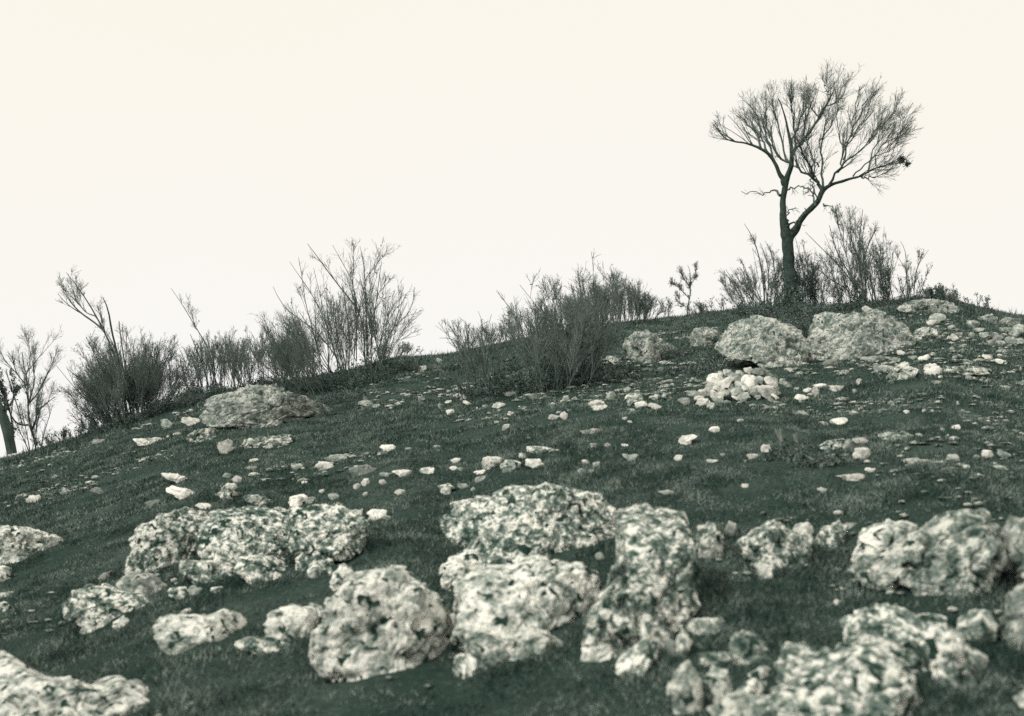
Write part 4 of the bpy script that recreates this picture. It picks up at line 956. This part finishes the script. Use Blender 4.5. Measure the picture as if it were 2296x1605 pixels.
# low dark undergrowth: dome-shaped tangles of arching stems and small leaves
def clump(label, x, y, w, h, seed, name='bramble_clump', group='low dark undergrowth on the slope', dens=1.0, cat='bush'):
    rng = np.random.RandomState(seed)
    r, _ = hit(x, y)
    k = r / F; Wm, Hm = w * k, h * k
    rp = at(x, y, r); rp[2] = float(terrain(rp[0], rp[1]))
    root = empty(name, rp); tag(root, label, cat, group)
    n = int(70 * dens)
    st = np.zeros((n, 7, 3))
    a = rng.rand(n) * 2 * pi; q = np.sqrt(rng.rand(n))
    bx = rp[0] + q * np.cos(a) * Wm * 0.5; by = rp[1] + q * np.sin(a) * Wm * 0.34
    bz = terrain(bx, by) - 0.01
    st[:, 0] = np.stack([bx, by, bz], 1)
    d = np.stack([np.cos(a) * 0.5, np.sin(a) * 0.5, np.full(n, 1.0)], 1) + rng.randn(n, 3) * 0.25
    L = Hm * (1.15 - 0.6 * q) * rng.uniform(0.6, 1.35, n)
    for j in range(1, 7):
        d = d / np.linalg.norm(d, axis=1, keepdims=True)
        st[:, j] = st[:, j - 1] + d * (L / 6)[:, None]
        d = d + rng.randn(n, 3) * 0.2; d[:, 2] -= 0.08
    R = np.full((n, 7), 0.004) * np.linspace(1.2, 0.6, 7)
    tb = Tubes(); tb.add(st, R, 3)
    s1, r1 = spawn(st, R, 6, Hm * 0.2, Hm * 0.5, rng, n=4, ang=(20, 70), up=0.15, rmin=0.003)
    tb.add(s1, r1, 3)
    tb.obj('stems', M_TWIG, root, rp)
    pool = np.vstack([st[:, 1:].reshape(-1, 3), s1.reshape(-1, 3)])
    V, F4 = leaves(pool, int(max(180, min(6000, Wm * Hm * 6500 * dens))), 0.019, rng, 0.03)
    mesh_obj('foliage', V - rp, F4, M_LEAF, root, smooth=False)

CL = [
 ('dark undergrowth at the foot of the tall left bush', 300, 948, 130, 34), ('undergrowth under the right flank of the tall left bush', 390, 915, 110, 44),
 ('undergrowth on the crest above the left end of the long grey boulder', 455, 888, 90, 30), ('undergrowth on the crest above the middle of the long grey boulder', 600, 866, 130, 22),
 ('dark undergrowth under the left stems of the spreading bush', 700, 872, 130, 40), ('dark undergrowth under the middle of the spreading bush', 790, 868, 140, 56),
 ('dark undergrowth under the right stems of the spreading bush', 870, 836, 110, 38), ('bramble in the dip right of the long grey boulder', 770, 900, 90, 30),
 ('brambles at the foot of the sparse crooked bush', 1065, 888, 90, 34), ('brambles at the left foot of the middle thicket', 1170, 876, 130, 62),
 ('brambles at the centre foot of the middle thicket', 1265, 872, 140, 80), ('brambles at the right foot of the middle thicket', 1350, 858, 120, 50),
 ('brambles on the upper slope in the middle thicket', 1215, 815, 140, 50), ('brambles high on the slope below the skyline thicket', 1320, 780, 150, 52),
 ('dark brambles at the left foot of the tall tree', 1700, 706, 80, 36), ('dark brambles round the base of the tall tree', 1770, 738, 150, 84),
 ('dark brambles spilling over the left boulder under the tree', 1735, 770, 76, 66),
 ('dark brambles in the gap between the boulders under the tree', 1806, 770, 44, 60), ('brambles right of the tall tree above the right boulder', 1838, 702, 80, 30),
 ('brambles at the foot of the fanned bush', 1920, 694, 120, 28), ('brambles under the thin upright whips', 2020, 682, 100, 20),
 ('rank growth in front of the left boulder under the tree', 1625, 806, 80, 18), ('rank growth left of the heap of white stones', 1560, 836, 100, 26),
 ('small scrub on the crest above the flat outcrop', 2110, 674, 54, 22), ('rank growth between the grey peaked rock and small rounded rock', 1525, 800, 70, 24),
]
for i, (lab, x, y, w, h) in enumerate(CL): clump(lab, x, y, w, h, 500 + i)
clump('left part of the low dark juniper clump in the turf at the right', 1762, 1030, 78, 30, 560, 'juniper', 'juniper clumps in the turf', 1.3, 'shrub')
clump('right part of the low dark juniper clump, next to grey stones', 1838, 1044, 92, 32, 561, 'juniper', 'juniper clumps in the turf', 1.3, 'shrub')
clump('small dark tuft in the turf at the far left', 112, 1086, 44, 18, 562, 'juniper', 'juniper clumps in the turf', 1.0, 'shrub')

# bleached stalks standing over the juniper
def stalk(label, x, y, hpx, wpx, lean, seed):
    rng = np.random.RandomState(seed)
    r, _ = hit(x, y); k = r / F
    rp = at(x, y, r); rp[2] = float(terrain(rp[0], rp[1]))
    tb = Tubes(); n = 9
    P = np.zeros((n, 6, 3)); d = np.array([lean, 0, 1.0]) + rng.randn(n, 3) * 0.12
    P[:, 0] = rp + rng.randn(n, 3) * np.array([wpx * k * 0.25, 0.01, 0])
    for j in range(1, 6):
        d = d / np.linalg.norm(d, axis=1, keepdims=True); P[:, j] = P[:, j - 1] + d * hpx * k / 5 * rng.uniform(0.6, 1.05, (n, 1)); d = d + rng.randn(n, 3) * 0.08
    tb.add(P, np.full((n, 6), 0.006) * np.linspace(1.3, 0.6, 6), 4)
    o = tb.obj('dead_stalks', M_STALK, None, rp); o.location = rp
    tag(o, label, 'stalks', 'bleached stalks by the juniper')
stalk('taller tuft of bleached stalks behind the dark juniper clump', 1754, 992, 34, 12, -0.3, 1)
stalk('shorter bleached stalk right of the taller tuft behind the juniper', 1788, 992, 24, 6, -0.2, 2)

# ------------------------------------------------------------------ pebbles and turf
def scatter_r(n, r0, r1, rng, half=0.47, p=1.0):
    r = (r0 ** (2 * p) + (r1 ** (2 * p) - r0 ** (2 * p)) * rng.rand(n)) ** (1 / (2 * p))
    a = rng.uniform(-half, half, n)
    return r * np.sin(a), r * np.cos(a), r, a

def pebbles():
    rng = np.random.RandomState(77)
    U, Fc = ico(1)
    x, y, r, a = scatter_r(9000, 4.5, 22, rng, p=0.8)
    m = fbm(np.stack([x, y, 0 * x], 1) / 1.6, 2, 3) + 0.75 * np.clip((a - 0.12) / 0.3, 0, 1) * (r < 12)
    keep = m > 0.24
    x, y, r = x[keep], y[keep], r[keep]
    z = terrain(x, y); n = len(x)
    s = rng.uniform(0.35, 1.0, (n, 1, 1)) ** 2 * 0.020 * np.clip(r / 6.0, 1, 2.4)[:, None, None]
    V = U[None] * s * (1 + 0.35 * rng.randn(n, 1, 3)) * np.array([1.5, 1.2, 0.5]) + np.stack([x, y, z + 0.012], 1)[:, None, :]
    Fx = Fc[None] + np.arange(n)[:, None, None] * len(U)
    o = mesh_obj('pebbles', V.reshape(-1, 3), Fx.reshape(-1, 3), M_MOTTLE, smooth=False)
    tag(o, 'pale stone chips strewn through the turf', kind='stuff')
pebbles()

def turf():
    rng = np.random.RandomState(5)
    parts = [(430000, 3.6, 11.0, 0.0028, 0.030, 0.9), (330000, 11.0, 20.0, 0.0050, 0.036, 0.9), (230000, 20.0, 31.0, 0.0085, 0.050, 1.0)]
    Vs = []
    G = np.array(FOOT)
    near = G[np.hypot(G[:, 0], G[:, 1]) < 11]
    for n, r0, r1, wd, ht, p in parts:
        x, y, r, a = scatter_r(n, r0, r1, rng, half=0.50, p=p)
        q = np.stack([x, y, 0 * x], 1)
        cl = fbm(q / 0.35, 2, 41); 
        keep = rng.rand(n) < 0.70 + 1.1 * cl
        x, y, r, a, cl = x[keep], y[keep], r[keep], a[keep], cl[keep]
        ok = np.ones(len(x), bool)
        for fx, fy, fr in G:
            m = (np.abs(x - fx) < fr) & (np.abs(y - fy) < fr)
            if m.any():
                j = np.nonzero(m)[0]
                ok[j[(x[j] - fx) ** 2 + (y[j] - fy) ** 2 < fr * fr]] = False
        x, y, r, cl = x[ok], y[ok], r[ok], cl[ok]; n = len(x)
        z = terrain(x, y)
        big = fbm(np.stack([x, y, 0 * x], 1) / 2.0, 2, 77)
        rank = np.where(rng.rand(n) < (0.02 if r0 < 15 else 0.05), 1.9 if r0 < 15 else rng.uniform(1.5, 3.2, n), 1.0)
        if r0 < 5:          # grass stands longer against the rocks, out of reach of grazing
            for fx, fy, fr in near:
                dd = np.hypot(x - fx, y - fy) - fr
                rank = np.maximum(rank, 1 + 0.9 * np.exp(-(np.maximum(dd, 0) / 0.07) ** 2) * (fr > 0.08))
        h = ht * rng.uniform(0.5, 1.25, n) * (1 + 0.55 * cl + 0.35 * big) * rank
        d = rng.randn(n, 2); d /= np.linalg.norm(d, axis=1, keepdims=True)
        w = wd * rng.uniform(0.6, 1.3, n)
        c = np.stack([x, y, z - 0.004], 1)
        side = np.stack([d[:, 0], d[:, 1], 0 * x], 1) * w[:, None]
        ln = rng.randn(n, 2) * 0.55
        tip = c + np.stack([ln[:, 0] * h, ln[:, 1] * h, h], 1)
        Vs.append(np.stack([c - side, c + side, tip], 1).reshape(-1, 3))
    V = np.vstack(Vs)
    o = mesh_obj('turf_grass', V, np.arange(len(V)).reshape(-1, 3), M_GRASS, smooth=False)
    tag(o, 'short dull grass covering the hillside between the rocks', kind='stuff')
turf()
